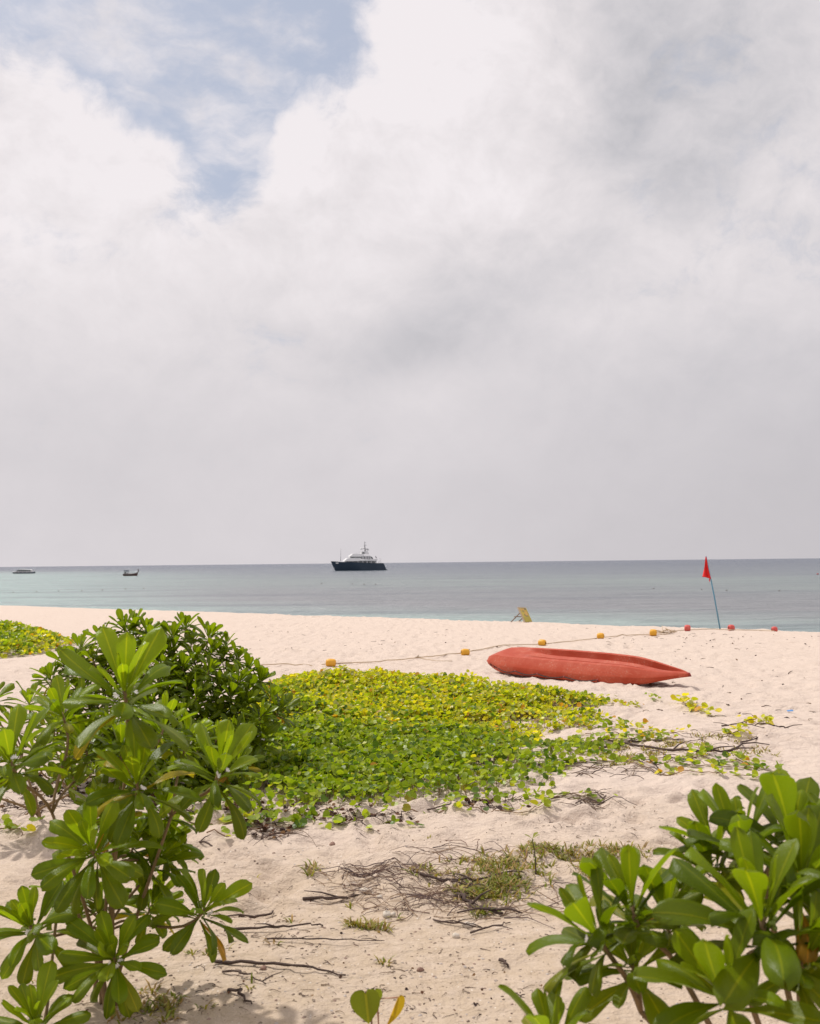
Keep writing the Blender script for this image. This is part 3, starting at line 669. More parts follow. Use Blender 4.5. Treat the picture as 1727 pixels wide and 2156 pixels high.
grass('beach_grass', 'small dry tufts at the foot of the nearest left shrub', [(110, 2080, 60, 24, .5), (380, 2100, 120, 24, .4), (470, 2010, 16, 7, .5), (420, 2005, 20, 10, .5), (300, 2120, 100, 26, .4), (540, 2075, 60, 10, .5)], 70, 63, 0.05)
grass('beach_grass', 'scattered single grass tufts on the bare foreground sand', [(u, v, 7, 4, .6) for u, v in ((630, 1732), (733, 1972), (620, 1945), (880, 1890), (805, 2030), (558, 1832), (530, 1848), (500, 1890), (740, 1905), (835, 1935), (905, 1770), (640, 1700), (598, 2065), (855, 2095), (580, 1990), (1450, 1990), (1330, 1992), (540, 2030))], 60, 64, 0.045)

def litter(name, label, blobs, n_p, seed, twig=(0.08, 0.4), rad=0.003, cat='twigs', leafy=0.0, lift=0.035, dirn=None, dark=1.0, lsize=(0.018, 0.042)):
    r = random.Random(seed); mb = MB()
    for _ in range(n_p):
        (u, v, ru, rv) = r.choice(blobs); a = r.uniform(0, 6.28); q = r.random() ** 0.6
        g = on(u + math.cos(a) * ru * q, v + math.sin(a) * rv * q)
        if r.random() < leafy:                                         # a curled dead leaf
            A = frame(np.array((r.uniform(-.6, .6), r.uniform(-.6, .6), 1)), r.uniform(0, 6.28)) * r.uniform(*lsize)
            vv, ff = r.choice(VL[2:]); c = r.choice(((0.16, 0.075, 0.04), (0.10, 0.055, 0.035), (0.22, 0.12, 0.05), (0.07, 0.045, 0.04)))
            mb.add(vv @ A.T + np.array(g) + np.array((0, 0, 0.012)), ff, tuple(x * dark for x in c)); continue
        L = r.uniform(*twig); h = (r.uniform(0, 6.28) if dirn is None else dirn + r.gauss(0, 0.75) + (math.pi if r.random() < .5 else 0)); pl = []
        z0 = r.uniform(0, lift); bend = r.uniform(-1.6, 1.6); cur = Vector(g)
        for k in range(6):
            t = k / 5; zz = hz(cur.x, cur.y) + 0.002 + z0 * math.sin(math.pi * t)
            pl.append((cur.x, cur.y, zz)); hh = h + bend * (t - 0.5) + r.uniform(-.5, .5); cur = cur + Vector((math.cos(hh), math.sin(hh), 0)) * L / 5
        c = r.choice(((0.10, 0.065, 0.055), (0.14, 0.09, 0.07), (0.085, 0.06, 0.058), (0.21, 0.15, 0.105), (0.26, 0.19, 0.13)))
        mb.tube(pl, np.linspace(rad * r.uniform(.7, 1.5), rad * 0.5, 6), 4, True, tuple(x * dark for x in c))
    tag(mb.build(name, LITTER, smooth=False), label, cat, kind='stuff')
litter('twig_litter', 'tangle of thin dark dead twigs in the middle of the sand', [(880, 1845, 130, 34), (800, 1870, 150, 26), (980, 1880, 120, 30), (900, 1885, 160, 26), (840, 1838, 90, 18), (740, 1855, 60, 18), (1050, 1925, 70, 14), (1030, 1800, 150, 20), (1180, 1890, 60, 22), (900, 1910, 170, 18)], 300, 71, (0.05, 0.30), 0.0020, dirn=0.0, dark=1.6)
litter('twig_litter', 'fine brown twigs strewn along the sand on the right', [(1400, 1600, 180, 24), (1300, 1630, 120, 14), (1500, 1560, 120, 30), (1230, 1690, 60, 10)], 110, 72, (0.08, 0.35), 0.0028, dirn=0.0)
litter('leaf_litter', 'dead brown leaves and stems along the near edge of the vine mat', [(600, 1725, 160, 18), (760, 1728, 130, 14), (480, 1715, 100, 14), (1050, 1705, 120, 10), (560, 1760, 60, 14), (900, 1560, 200, 10)], 420, 73, (0.05, 0.25), 0.0025, 'leaf litter', 0.5)
litter('leaf_litter', 'dark dead leaf litter on the sand under the left shrubs', [(150, 1668, 110, 26), (90, 1650, 90, 20), (230, 1690, 70, 16), (60, 1700, 60, 18), (330, 1700, 60, 16)], 330, 74, (0.05, 0.22), 0.0028, 'leaf litter', 0.55, dark=0.75)
litter('beach_debris', 'tiny dark bits of wood and leaf scattered over the foreground sand', [(600, 1900, 420, 120), (900, 2020, 500, 120), (300, 2080, 280, 70), (1000, 1760, 450, 30), (1300, 1740, 200, 50), (900, 2080, 400, 70), (560, 1980, 260, 60)], 560, 75, (0.010, 0.06), 0.0014, 'debris', 0.16, 0.006, lsize=(0.005, 0.015))
litter('beach_debris', 'dark specks of seaweed and wood far over the beach', [(900, 1340, 800, 40), (1500, 1400, 260, 60), (1550, 1500, 200, 40), (700, 1345, 300, 30), (1500, 1350, 250, 20)], 180, 76, (0.03, 0.14), 0.004, 'debris', 0.3, 0.01)
# pebbles
def pebble(r, s, flat=0.6):
    V = []; Fc = []; rings = 4; sd = 7; ph = [r.uniform(0, 6.28) for _ in range(4)]
    for i in range(rings + 1):
        th = math.pi * i / rings
        for k in range(sd):
            q = 2 * math.pi * k / sd; w_ = 1 + 0.22 * math.sin(2 * q + ph[0]) + 0.15 * math.sin(3 * q + ph[1] + th * 2)
            V.append((s * w_ * math.sin(th) * math.cos(q), s * w_ * 0.8 * math.sin(th) * math.sin(q), s * flat * math.cos(th) * (1 + 0.2 * math.sin(q + ph[2]))))
    for i in range(rings):
        for k in range(sd): Fc.append((i * sd + k, i * sd + (k + 1) % sd, (i + 1) * sd + (k + 1) % sd, (i + 1) * sd + k))
    return np.array(V), Fc
r = random.Random(5); mb = MB()
for _ in range(900):
    u, v = r.uniform(250, 1550), 1790 + 366 * r.random() ** 0.8; g = on(u, v)
    V, Fc = pebble(r, r.uniform(0.0025, 0.008)); c = r.choice(((0.55, 0.47, 0.4), (0.35, 0.28, 0.22), (0.66, 0.6, 0.55), (0.25, 0.19, 0.15), (0.45, 0.33, 0.27)))
    mb.add(V + np.array(g), Fc, c)
tag(mb.build('pebbles', LITTER), 'fine shell grit and pebbles over the foreground sand', 'pebbles', kind='stuff')
for i, (u, v, s, lb) in enumerate([(572, 1760, 0.033, 'round pale stone on the sand under the vine mat front edge'), (766, 1878, 0.036, 'white coral lump at the left end of the twig tangle'), (800, 1895, 0.018, 'small white shell bit below the stick in the twig tangle'),
        (815, 1930, 0.034, 'white coral pieces on the sand below the twig tangle'), (985, 1953, 0.03, 'pale coral lump right of centre under the grass clump'), (960, 1975, 0.026, 'flat pale coral bit beside two thin sticks'), (885, 2045, 0.02, 'pinkish flat pebble on the bare foreground sand'),
        (700, 1785, 0.03, 'brown dry seed pod half buried in the footprinted sand'), (555, 2045, 0.02, 'dark brown pebble below the long straight stick'), (1122, 1795, 0.02, 'tan lump on the sand left of the tall sprout')]):
    s *= 0.75; V, Fc = pebble(r, s, 0.7); mb = MB(); mb.add(V, Fc)
    if i in (1, 3, 4): V2, F2 = pebble(r, s * 0.6, 0.8); mb.add(V2 + np.array((s * 1.1, s * 0.2, 0)), F2)
    dk = i in (6, 7, 8)
    tag(mb.build('stone' if not dk else 'pebble', plain('dull_brown_stone%d' % i, (0.28, 0.17, 0.13), 0.9, 0.2, 60) if dk else CORAL, loc=on(u, v, s * 0.3)), lb, 'stone', 'stones on the sand')

# bigger sticks, one by one
def stick(label, line, rad, seed, forks=2, lift=0.02, mat=None):
    r = random.Random(seed); pts = [on(*q, lift * (0.4 if i in (0, len(line) - 1) else 1)) for i, q in enumerate(line)]; o = pts[0]; dense = []
    for a, c in zip(pts[:-1], pts[1:]):
        for k in range(5): dense.append(a.lerp(c, k / 5) + Vector((r.gauss(0, rad * 0.9), r.gauss(0, rad * 0.9), r.gauss(0, rad * 0.4))))
    dense.append(pts[-1]); mb = MB(); n_ = len(dense)
    mb.tube([q - o for q in dense], [rad * (1 - 0.6 * i / n_) * r.uniform(.85, 1.15) for i in range(n_)], 6)
    for k in range(forks):
        q = dense[r.randrange(n_ // 4, n_ - 1)] - o; d = Vector((r.choice((-1, 1)) * r.uniform(.4, 1), r.uniform(-.6, .6), r.uniform(0, .25))).normalized() * r.uniform(10, 22) * rad
        mb.tube([q, q + d * 0.5 + Vector((0, 0, rad)), q + d], [rad * .55, rad * .45, rad * .25], 5)
    tag(mb.build('dead_stick', mat or TWIG, loc=o), label, 'stick', 'dead sticks on the sand')
for i, (lb, ln, rd, fk) in enumerate([
    ('long straight dark stick on the foreground sand beside the left shrub', [(455, 2032), (540, 2040), (640, 2048), (728, 2058)], .008, 0),
    ('shorter curved stick just below the long straight stick', [(472, 2052), (520, 2062), (560, 2080)], .005, 1),
    ('stubby dark stick in the shade at the bottom left', [(478, 2090), (505, 2100), (530, 2120)], .008, 0),
    ('dark forked stick lying right of the upper left rosettes', [(402, 1778), (430, 1788), (463, 1802)], .007, 1),
    ('stick reaching out from under the lower right rosette of the left shrub', [(470, 1968), (560, 1965), (640, 1958), (680, 1955)], .007, 1),
    ('dark stick pointing left at the edge of the twig tangle', [(500, 1925), (540, 1921), (575, 1915)], .009, 1),
    ('thin crooked stick on clean sand below the tangle', [(560, 1985), (650, 1992), (740, 1992), (810, 1986)], .004, 2),
    ('thick dark stick on the left of the twig tangle', [(640, 1902), (700, 1896), (780, 1884)], .008, 2),
    ('thick dark stick through the middle of the tangle', [(870, 1852), (930, 1862), (1000, 1866), (1065, 1850)], .009, 3),
    ('bundled dark roots at the lower right of the tangle', [(960, 1895), (1000, 1912), (1040, 1925), (1060, 1930)], .012, 4),
    ('thin stick pair below the coral lump', [(915, 1938), (980, 1955), (1020, 1962)], .005, 3),
    ('thin grey stick with pale coral at its end', [(990, 1970), (1040, 1962), (1075, 1950)], .005, 1),
    ('big bent dark branch on the sand at the right', [(1270, 1560), (1400, 1585), (1490, 1592), (1540, 1588), (1565, 1570), (1605, 1552)], .013, 5),
    ('dark straight branch left of the big bent branch', [(1255, 1575), (1330, 1562), (1440, 1556)], .010, 2),
    ('thin dark stick near the right edge below the open sand', [(1520, 1528), (1560, 1532), (1610, 1540)], .008, 3),
    ('small black stub standing in the sand at the bottom right', [(1055, 2028), (1062, 2034), (1070, 2041)], .008, 0),
    ('dark branch under the long leafy runner on the right', [(1130, 1615), (1200, 1614), (1280, 1612)], .006, 1),
    ('thin twig sticking up beside the kayak bow', [(1455, 1498), (1462, 1490), (1470, 1480)], .005, 0),
    ('thin brown stem on the sand under the mat', [(900, 1710), (960, 1712), (1050, 1716)], .006, 1),
    ('twig stub on the far right sand beside the thin dark stick', [(1630, 1532), (1645, 1530), (1660, 1534)], .010, 3)]):
    stick(lb, ln, rd, 300 + i, fk)

# tall seedling, heart-leaf sprig
g = on(1128, 1850); s_ = thing('seedling', 'tall thin upright seedling with small yellow-green leaves in the grass', 'seedling', g); r = random.Random(9)
top = P(1121, 1766, g.y) - g
st = bez(Vector((0, 0, -0.02)), Vector((0.005, 0, top.z * 0.4)), top + Vector((0.01, 0, -top.z * 0.3)), top, 8)
MB().tube(st, np.linspace(.004, .002, 8), 5).build('stem', TWIG, s_)
for t in (7, 7, 7, 5, 5, 4, 3, 3, 2):
    l = link('leaf', VAR[3][0], s_); h = r.uniform(0, 6.28); s = r.uniform(.035, .055); d = Vector((math.cos(h), math.sin(h), 0.7)).normalized(); y = Vector((0, 0, 1)).cross(d).normalized(); z = d.cross(y)
    M = Matrix((d * s, y * s * 1.4, z * s)).transposed().to_4x4(); M.translation = st[t]; l.matrix_local = M; l.color = (0.24, 0.27, 0.03, 1) if t > 4 else (0.15, 0.2, 0.02, 1)
def heart_leaf(name, tipdown=True, fold=0.5):
    V = []; UV = []; Fc = []
    out_ = [(.05, 0), (-.06, .09), (-.11, .2), (-.09, .34), (.02, .46), (.2, .52), (.42, .48), (.62, .36), (.82, .18), (1.0, 0.0)]
    V = []
    for x, y in out_: V += [(max(x, 0.05), 0, 0), (x, y * 0.5, fold * y * .4), (x, y, fold * y * 0.7), (x, -y * 0.5, fold * y * .4), (x, -y, fold * y * 0.7)]; UV += [(max(x, 0), .5), (x, .5 + y * .5), (x, .5 + y), (x, .5 - y * .5), (x, .5 - y)]
    for i in range(9):
        a = i * 5; c = a + 5
        Fc += [(a, c, c + 1, a + 1), (a + 1, c + 1, c + 2, a + 2), (a, a + 3, c + 3, c), (a + 3, a + 4, c + 4, c + 3)]
    return mesh_np(name, np.array(V), np.array(Fc), LEAF, uv=np.array(UV))
HL = heart_leaf('leaf')
cpt = P(770, 2090, 3.05); sp = thing('heart_leaf_sprig', 'heart-shaped green leaf and a yellow one poking up at the bottom centre', 'sprig', Vector((cpt.x, 3.05, hz(cpt.x, 3.05))))
o0 = Vector(sp.location)
def put_leaf(pt, d, nrm, s, col, wid=1.0):
    d = Vector(d).normalized(); z = Vector(nrm); z = (z - d * z.dot(d)).normalized(); y = z.cross(d); l = link('leaf', HL, sp)
    M = Matrix((d * s, y * s * wid, z * s)).transposed().to_4x4(); M.translation = pt - o0; l.matrix_local = M; l.color = (*col, 1)
put_leaf(cpt, (0.12, -0.25, -1), (-0.25, -1, 0.35), 0.082, (0.16, 0.19, 0.012), 1.05)
put_leaf(P(788, 2085, 3.09), (-0.3, -0.1, -1), (0.8, -0.6, 0.3), 0.062, (0.17, 0.2, 0.02), 0.9)
c2 = P(838, 2100, 3.08); put_leaf(c2, (-0.45, -0.2, -1), (0.75, -0.5, 0.2), 0.085, (0.42, 0.28, 0.02), 0.5)
MB().tube([cpt - o0 + Vector((0, 0.006, 0)), cpt - o0 + Vector((0.01, 0.05, -0.05)), Vector((0.03, 0.03, 0.1)), Vector((0, 0, -0.02))], .003, 6).build('stem', STEM, sp)
MB().tube([c2 - o0, c2 - o0 + Vector((-0.06, 0.02, -0.012)), Vector((0.04, 0.06, 0.12)), Vector((0.02, 0.01, -0.02))], .0025, 6).build('stem', plain('pink_stem', (0.4, 0.2, 0.13), 0.5), sp)

# ------------------------------------------------------------------ kayak (upturned)
KAY, n, b = material('faded_red_plastic'); c_ = obj_coord(n)
k1 = n.noise(c_, 3.5, 6, 0.62); k2 = n.noise(n.vm('MULTIPLY', c_, (2.5, 26, 26)), 1.6, 5, 0.7); k3 = n.noise(c_, 45, 4, 0.65)
cc = n.mix(n.smooth(k1, 0.35, 0.68), (0.385, 0.052, 0.022), (0.445, 0.082, 0.042))
cc = n.mix(n.smooth(k2, 0.56, 0.74, 0, 0.55), cc, (0.52, 0.18, 0.11))                   # scratches from dragging
cc = n.mix(n.smooth(k2, 0.42, 0.28, 0, 0.5), cc, (0.27, 0.03, 0.02))
cc = n.mix(n.m('MULTIPLY', n.smooth(k3, 0.5, 0.72, 0, 0.4), n.smooth(k1, 0.45, 0.62)), cc, (0.55, 0.37, 0.28))   # dried sand
n.setin(b.inputs['Base Color'], cc); b.inputs['Roughness'].default_value = 0.6; b.inputs['Specular IOR Level'].default_value = 0.2
n.setin(b.inputs['Normal'], n.bump(k1, 0.5, 0.004))
BLACKCORD = plain('black_cord', (0.02, 0.018, 0.018), 0.7)
DULLRED = plain('darker_red_plastic', (0.36, 0.05, 0.04), 0.5)
yaw = math.radians(-50.5)
kc = Vector((2.30, 14.28, 0)); kc.z = hz(kc.x, kc.y) + 0.085
kay = thing('kayak', 'upturned faded red kayak lying on the beach behind the vines', 'kayak', kc, yaw)
kay.rotation_euler = (math.radians(15), math.radians(0.2), yaw)
LK = 3.5; NS = 44
def ks(t):
    """section at t 0 stern .. 1 bow: half width, rim height, keel height, groove depth"""
    wdt = 0.345 * min(1, max(t, 0) / 0.15 + 0.05) ** 0.45
    if t > 0.5: wdt *= max(0.02, 1 - ((t - 0.5) / 0.5) ** 2.5) ** 0.75
    if t < 0.4: wdt *= 0.86 + 0.14 * ss(t, 0, 0.4)
    rim = 0.015 + 0.10 * ss(t, 0.72, 1.0) ** 1.5 + 0.06 * ss(t, 0.12, 0.0)
    top = 0.222 + 0.02 * math.sin(t * 3.1)
    top = rim + 0.02 + (top - rim - 0.02) * (t / 0.085) ** 0.48 if t < 0.085 else top
    if t > 0.72: top = rim + 0.03 + (top - rim - 0.03) * (1 - ((t - 0.72) / 0.28) ** 1.9)
    gr = 0.10 * ss(t, 0.12, 0.4) * ss(t, 1.0, 0.86)
    return wdt, rim, top, gr
V = []; Fc = []; NP = 0
for i in range(NS):
    t = i / (NS - 1); t = t + 0.06 * math.sin(2 * math.pi * t) * -0.0
    if t < 0.1: t = t * 1.0
    w_, rim, top, gr = ks(t); H = top - rim; x = (t - 0.5) * LK
    half = [(w_ * 0.80, rim), (w_ * 0.96, rim + H * 0.03), (w_ * 1.0, rim + H * 0.12), (w_ * 0.995, rim + H * 0.30), (w_ * 0.975, rim + H * 0.47), (w_ * 0.955, rim + H * 0.53), (w_ * 0.80, rim + H * 0.80),
            (w_ * 0.66, rim + H * 0.985), (w_ * 0.60, rim + H * 1.0), (w_ * 0.50, rim + H * 0.995), (w_ * 0.46, top - gr * 0.45), (w_ * 0.40, top - gr * 0.95), (w_ * 0.33, top - gr), (w_ * 0.26, top - gr * 0.92), (w_ * 0.16, top - gr * 0.40)]
    ring = [(x, -y, z) for y, z in half] + [(x, 0, top - gr * 0.25)] + [(x, y, z) for y, z in half[::-1]]
    NP = len(ring); V += ring
for i in range(NS - 1):
    for k in range(NP - 1): a = i * NP + k; Fc.append((a, a + NP, a + NP + 1, a + 1))
mb = MB(); mb.add(V, Fc); mb.add([], [])
mb.f.append(tuple(range(NP))[::-1]); mb.f.append(tuple((NS - 1) * NP + k for k in range(NP)))
hull = mb.build('hull', KAY, kay, sharp=22)
# rolled rim along the deck edge
for sgn in (-1, 1):
    pl = []
    for i in range(40):
        t = i / 39; w_, rim, top, gr = ks(t); pl.append(((t - .5) * LK, sgn * w_ * 0.90, rim + 0.004))
    MB().tube(pl, 0.014, 6).build('rim', KAY, kay)
pegs = []
for t in (0.13, 0.235, 0.36, 0.50, 0.66):
    w_, rim, top, gr = ks(t); q = Vector(((t - .5) * LK, -w_ * 0.985, rim + (top - rim) * 0.27)); pegs.append(q)
    MB().lathe([(.006, -0.012), (.012, -0.006), (.012, .012), (.005, .018)], 8, 'X', (0, 0, 0)).build('peg', DULLRED, kay, q).rotation_euler = (0, 0, -math.pi / 2)
cord = []
for a, c in zip(pegs[:-1], pegs[1:]):
    for k in range(7):
        t = k / 7; q = a.lerp(c, t); q.z -= 0.035 * math.sin(math.pi * t); q.y -= 0.012; cord.append(q)
cord.append(pegs[-1] + Vector((0, -0.012, 0))); cord += [cord[-1] + Vector((0.015, -0.006, -0.03)), cord[-1] + Vector((0.02, 0.004, -0.075))]
MB().tube(cord, 0.006, 6).build('grab_line', BLACKCORD, kay)
MB().tube([(LK / 2 - 0.03, 0, 0.15), (LK / 2 + 0.012, 0, 0.14), (LK / 2 + 0.02, 0, 0.115), (LK / 2 - 0.02, 0, 0.11)], 0.013, 8).build('bow_nose', DULLRED, kay)
mb = MB(); r = random.Random(3)                                        # worn stencilled lettering, no longer legible
for k in range(9):
    t = 0.055 + k * 0.0085; w_, rim, top, gr = ks(t); zc = rim + (top - rim) * 0.22
    for _ in range(2):
        xx = (t - .5) * LK + r.uniform(-.006, .006); z0 = zc + r.uniform(-.015, 0.002)
        yv = -w_ * 1.0 - 0.004
        mb.box((xx, yv - 0.001, z0), (xx + r.choice((.004, .014)), yv + 0.001, z0 + r.choice((.005, .022))))
mb.build('lettering', BLACKCORD, kay, smooth=False)

# ------------------------------------------------------------------ rope and floats on the sand
ROPE = plain('weathered_rope', (0.58, 0.46, 0.33), 0.9, 0.2, 90, 0.1, bump=0.004)
YEL = plain('yellow_plastic', (0.72, 0.36, 0.022), 0.45, 0.10, 14, 0.4, dirt=((0.55, 0.30, 0.06), 0.5))
RED = plain('red_plastic', (0.58, 0.085, 0.07), 0.5, 0.12, 14, 0.4, dirt=((0.65, 0.25, 0.2), 0.4))
BORE_SHADE = plain('bore_shade', (0.05, 0.03, 0.02), 0.9)
rp = [(470, 1412), (600, 1402), (660, 1401), (697, 1402), (800, 1396), (880, 1391), (930, 1384), (980, 1378), (1060, 1366), (1142, 1357), (1205, 1350), (1265, 1345), (1320, 1340), (1375, 1337), (1400, 1335), (1425, 1330), (1448, 1327), (1500, 1324), (1539, 1324.5), (1590, 1325), (1631, 1326.5)]
pts = [on(*q, 0.02) for q in rp]; o = pts[0]; r = random.Random(2); dense = []
for a, c in zip(pts[:-1], pts[1:]):
    for k in range(5):
        q = a.lerp(c, k / 5); q.z = max(q.z, hz(q.x, q.y) + 0.012); q += Vector((r.gauss(0, .012), r.gauss(0, .03), 0)); dense.append(q)
dense.append(pts[-1])
rope = thing('float_rope', 'pale rope strung with floats running across the beach behind the kayak', 'rope', o)
MB().tube([q - o for q in dense], 0.0095, 6).build('line', ROPE, rope)
def knot(u, v, s, seed):
    r = random.Random(seed); c = on(u, v, 0.03) - o
    MB().tube([c + Vector((r.gauss(0, s), r.gauss(0, s), abs(r.gauss(0, s * .5)))) for _ in range(14)], 0.008, 5).build('knot', ROPE, rope)
    return c
knot(880, 1391, 0.03, 1); knot(1398, 1334, 0.09, 2); knot(1408, 1333, 0.1, 3)
MB().tube([on(885, 1391, .02) - o, on(920, 1394, .012) - o, on(952, 1396, .01) - o], 0.006, 5).build('loose_end', ROPE, rope)
def float_(name, label, u, v, L, R_, mat, head, seed, group):
    p_ = on(u, v); p_.z += R_ * 0.85
    o_ = thing(name, label, 'float', p_, head, group)
    prof = [(R_ * .28, -L / 2 + .01), (R_ * .45, -L / 2), (R_ * .8, -L * .44), (R_ * .97, -L * .30), (R_, -L * .05), (R_, L * .1), (R_ * .96, L * .30), (R_ * .8, L * .44), (R_ * .45, L / 2), (R_ * .28, L / 2 - .01)]
    MB().lathe(prof, 18, 'X').build('shell', mat, o_)
    for s in (-1, 1): MB().lathe([(R_ * .27, -0.004), (R_ * .27, 0.004)], 10, 'X', (s * (L / 2 - 0.004), 0, 0)).build('bore_shade_disc', BORE_SHADE, o_, smooth=False)  # dark discs paint the shade inside the end holes
    o_.rotation_euler = (0.3 * seed, 0.06, head)
YW = [('yellow float nearest the left bush, just above the vine mat', 697, 1404, 0.158, 0.063, 0.0), ('yellow float left of the kayak stern, second from the bush', 980, 1380, 0.149, 0.061, 0.25), ('yellow float right behind the kayak stern half', 1142, 1358, 0.149, 0.065, -0.55),
      ('yellow float behind the middle of the kayak', 1265, 1346, 0.144, 0.065, -0.4), ('yellow float beside the rope coil, nearest the red floats', 1376, 1338, 0.149, 0.074, -0.3)]
for i, (lb, u, v, L, R_, hd) in enumerate(YW): float_('yellow_float', lb, u, v, L, R_, YEL, hd, i, 'yellow floats on the rope')
RD = [('red float left of the flag pole, next to the yellow floats', 1448, 1328, 0.135, 0.077, -.3), ('red float just right of the flag pole foot', 1540, 1324, 0.135, 0.077, .2), ('red float farthest right along the beach crest', 1631, 1326, 0.126, 0.068, 0)]
for i, (lb, u, v, L, R_, hd) in enumerate(RD): float_('red_float', lb, u, v, L, R_, RED, hd, i, 'red floats on the rope')

# ------------------------------------------------------------------ flag
fb = on(1518, 1322); fb.z -= 0.1
fl = thing('red_flag', 'red warning flag on a leaning thin blue pole at the beach crest', 'flag', fb)
tp = P(1487, 1171, fb.y) - fb
BLUE = plain('blue_pole', (0.075, 0.24, 0.36), 0.45, 0.15, 8)
FLG = plain('red_cloth', (0.68, 0.012, 0.012), 0.85, 0.1, 12)
MB().tube([Vector((0, 0, 0)), tp * 0.5 + Vector((0.012, 0, 0)), tp], [.017, .015, .011], 8).build('pole', BLUE, fl)
ax = tp.normalized(); Lf = 0.53; V = []; Fc = []; a_n, b_n = 12, 7
for i in range(a_n):
    s = i / (a_n - 1)
    for k in range(b_n):
        q = k / (b_n - 1); wv = (0.02 + 0.15 * s ** 0.9) * q
        sag = 0.10 * q * q * s
        pt = tp * (1 - 0.005) - ax * (Lf * s) * (1 - 0.14 * q * s) + Vector((-wv * 0.95, 0.10 * wv - 0.02 + 0.05 * math.sin(q * 10 + s * 4) * s, -sag * 0.25))
        V.append(pt)
for i in range(a_n - 1):
    for k in range(b_n - 1): a = i * b_n + k; Fc.append((a, a + b_n, a + b_n + 1, a + 1))
cl = MB().add(V, Fc).build('cloth', FLG, fl)
md = cl.modifiers.new('thickness', 'SOLIDIFY'); md.thickness = 0.003
q = tp - ax * Lf
MB().tube([q + Vector((-0.01, -.015, 0.02)), q + Vector((-0.028, -.02, -0.03)), q + Vector((-0.022, -.018, -0.075))], [.012, .014, .006], 6).build('tie', FLG, fl)

# ------------------------------------------------------------------ sign board
sb = on(2108 / 1.9, 1308.5); sg = thing('sign_board', 'small leaning yellow notice board propped on wooden legs at the beach crest', 'sign', sb)
WOOD = plain('pale_weathered_wood', (0.50, 0.40, 0.28), 0.8, 0.15, 40); LEGW = plain('brown_wood_leg', (0.22, 0.14, 0.10), 0.8, 0.2, 40)
YF = plain('yellow_board', (0.58, 0.46, 0.10), 0.7, 0.08, 12); MUST = plain('mustard_board', (0.46, 0.38, 0.07), 0.7, 0.08, 12); GREYP = plain('grey_print', (0.22, 0.20, 0.15), 0.8, 0.3, 30); PEACH = plain('peach_print', (0.66, 0.42, 0.14), 0.8, 0.2, 30)
e_ = Vector((.205, .19, -.015)); t_ = Vector((-.165, .15, .405)); n_ = e_.cross(t_).normalized()
if n_.y > 0: n_ = -n_
O = Vector((-0.035, 0, -0.01))
def slab(a0, a1, b0, b1, d0, d1, name, mat):
    v = [O + e_ * a + t_ * b_ + n_ * d for d in (d0, d1) for a, b_ in ((a0, b0), (a1, b0), (a1, b1), (a0, b1))]
    return MB().add(v, [(3, 2, 1, 0), (4, 5, 6, 7), (0, 1, 5, 4), (1, 2, 6, 5), (2, 3, 7, 6), (3, 0, 4, 7)]).build(name, mat, sg, smooth=False)
slab(0, 1, 0.05, 1, -0.012, 0.0, 'panel', YF); slab(0.06, .94, .09, .40, 0.001, 0.004, 'lower_panel', MUST)
slab(-.10, .0, 0, 1.03, -.02, .014, 'frame_post', WOOD); slab(1.0, 1.05, 0, 1.0, -.02, .008, 'frame_post', YF); slab(0, 1, .965, 1.03, -.018, .010, 'frame_rail', WOOD); slab(0, 1, .0, .05, -.018, .010, 'frame_rail', LEGW)
slab(.02, .8, .84, .92, 0.001, 0.004, 'print', PEACH); slab(.58, .90, .50, .78, 0.001, 0.004, 'print', PEACH); slab(.40, .50, .46, .58, .001, .004, 'print', GREYP); slab(.52, .86, .43, .48, .001, .004, 'print', GREYP); slab(.36, .48, .72, .82, .001, .004, 'print', GREYP); slab(.72, .92, .86, .95, .005, .007, 'print', GREYP)
q0 = O + t_ * .70; q1 = O + t_ * .32 + e_ * 0.4
MB().tube([q0, O + Vector((-.40, .10, .0))], .014, 6).build('leg', LEGW, sg)
MB().tube([O + e_ * .95 + t_ * .62 - n_ * 0.02, O + Vector((-.175, .34, 0.0))], .014, 6).build('leg', LEGW, sg)
MB().tube([O + Vector((-.29, .08, .17)), O + Vector((-.04, .30, .155))], .012, 6).build('brace', LEGW, sg)

# ------------------------------------------------------------------ boats
NAVY = plain('navy_hull', (0.026, 0.045, 0.072), 0.35, 0.1, 0.5); BW = plain('white_paint', (0.78, 0.77, 0.77), 0.35, 0.03, 0.5); GLS = plain('dark_window', (0.02, 0.03, 0.032), 0.12, 0.1, 0.5)
BGR = plain('grey_paint', (0.36, 0.35, 0.36), 0.5, 0.1, 0.5); TEAK = plain('deck_wood', (0.3, 0.2, 0.12), 0.7, 0.1, 1.0); MAST = plain('mast_grey', (0.5, 0.49, 0.5), 0.4, 0.1, 1); RFL = plain('dark_flag', (0.05, 0.03, 0.06), 0.8)
def sea_pt(u, v):
    q = G(u, v, SEA); return q
def hull_loft(mb, sect):
    """sect: list of rings (same count)"""
    V = [q for s in sect for q in s]; n_ = len(sect[0]); Fc = []
    for i in range(len(sect) - 1):
        for k in range(n_ - 1): a = i * n_ + k; Fc.append((a, a + n_, a + n_ + 1, a + 1))
    Fc.append(tuple(range(n_))[::-1]); Fc.append(tuple((len(sect) - 1) * n_ + k for k in range(n_)))
    for i in range(len(sect) - 1): a = i * n_; Fc.append((a, a + n_ - 1, a + 2 * n_ - 1, a + n_))
    return mb.add(V, Fc)
yp = sea_pt(755, 1201.3); YD = yp.y; K = YD / 1050 / (1727 / 820)          # metres per unit of the print at that range
K *= 1.0
yc = thing('motor_yacht', 'large navy-hulled white motor yacht anchored near the horizon', 'yacht', yp, math.radians(14))
cu = K / (1.9 * 4.3175)                                                     # metres per detail pixel
X = lambda x: (x - 800) * cu; Z = lambda z, x=800: (784 - (x - 400) * 0.018 - z) * cu
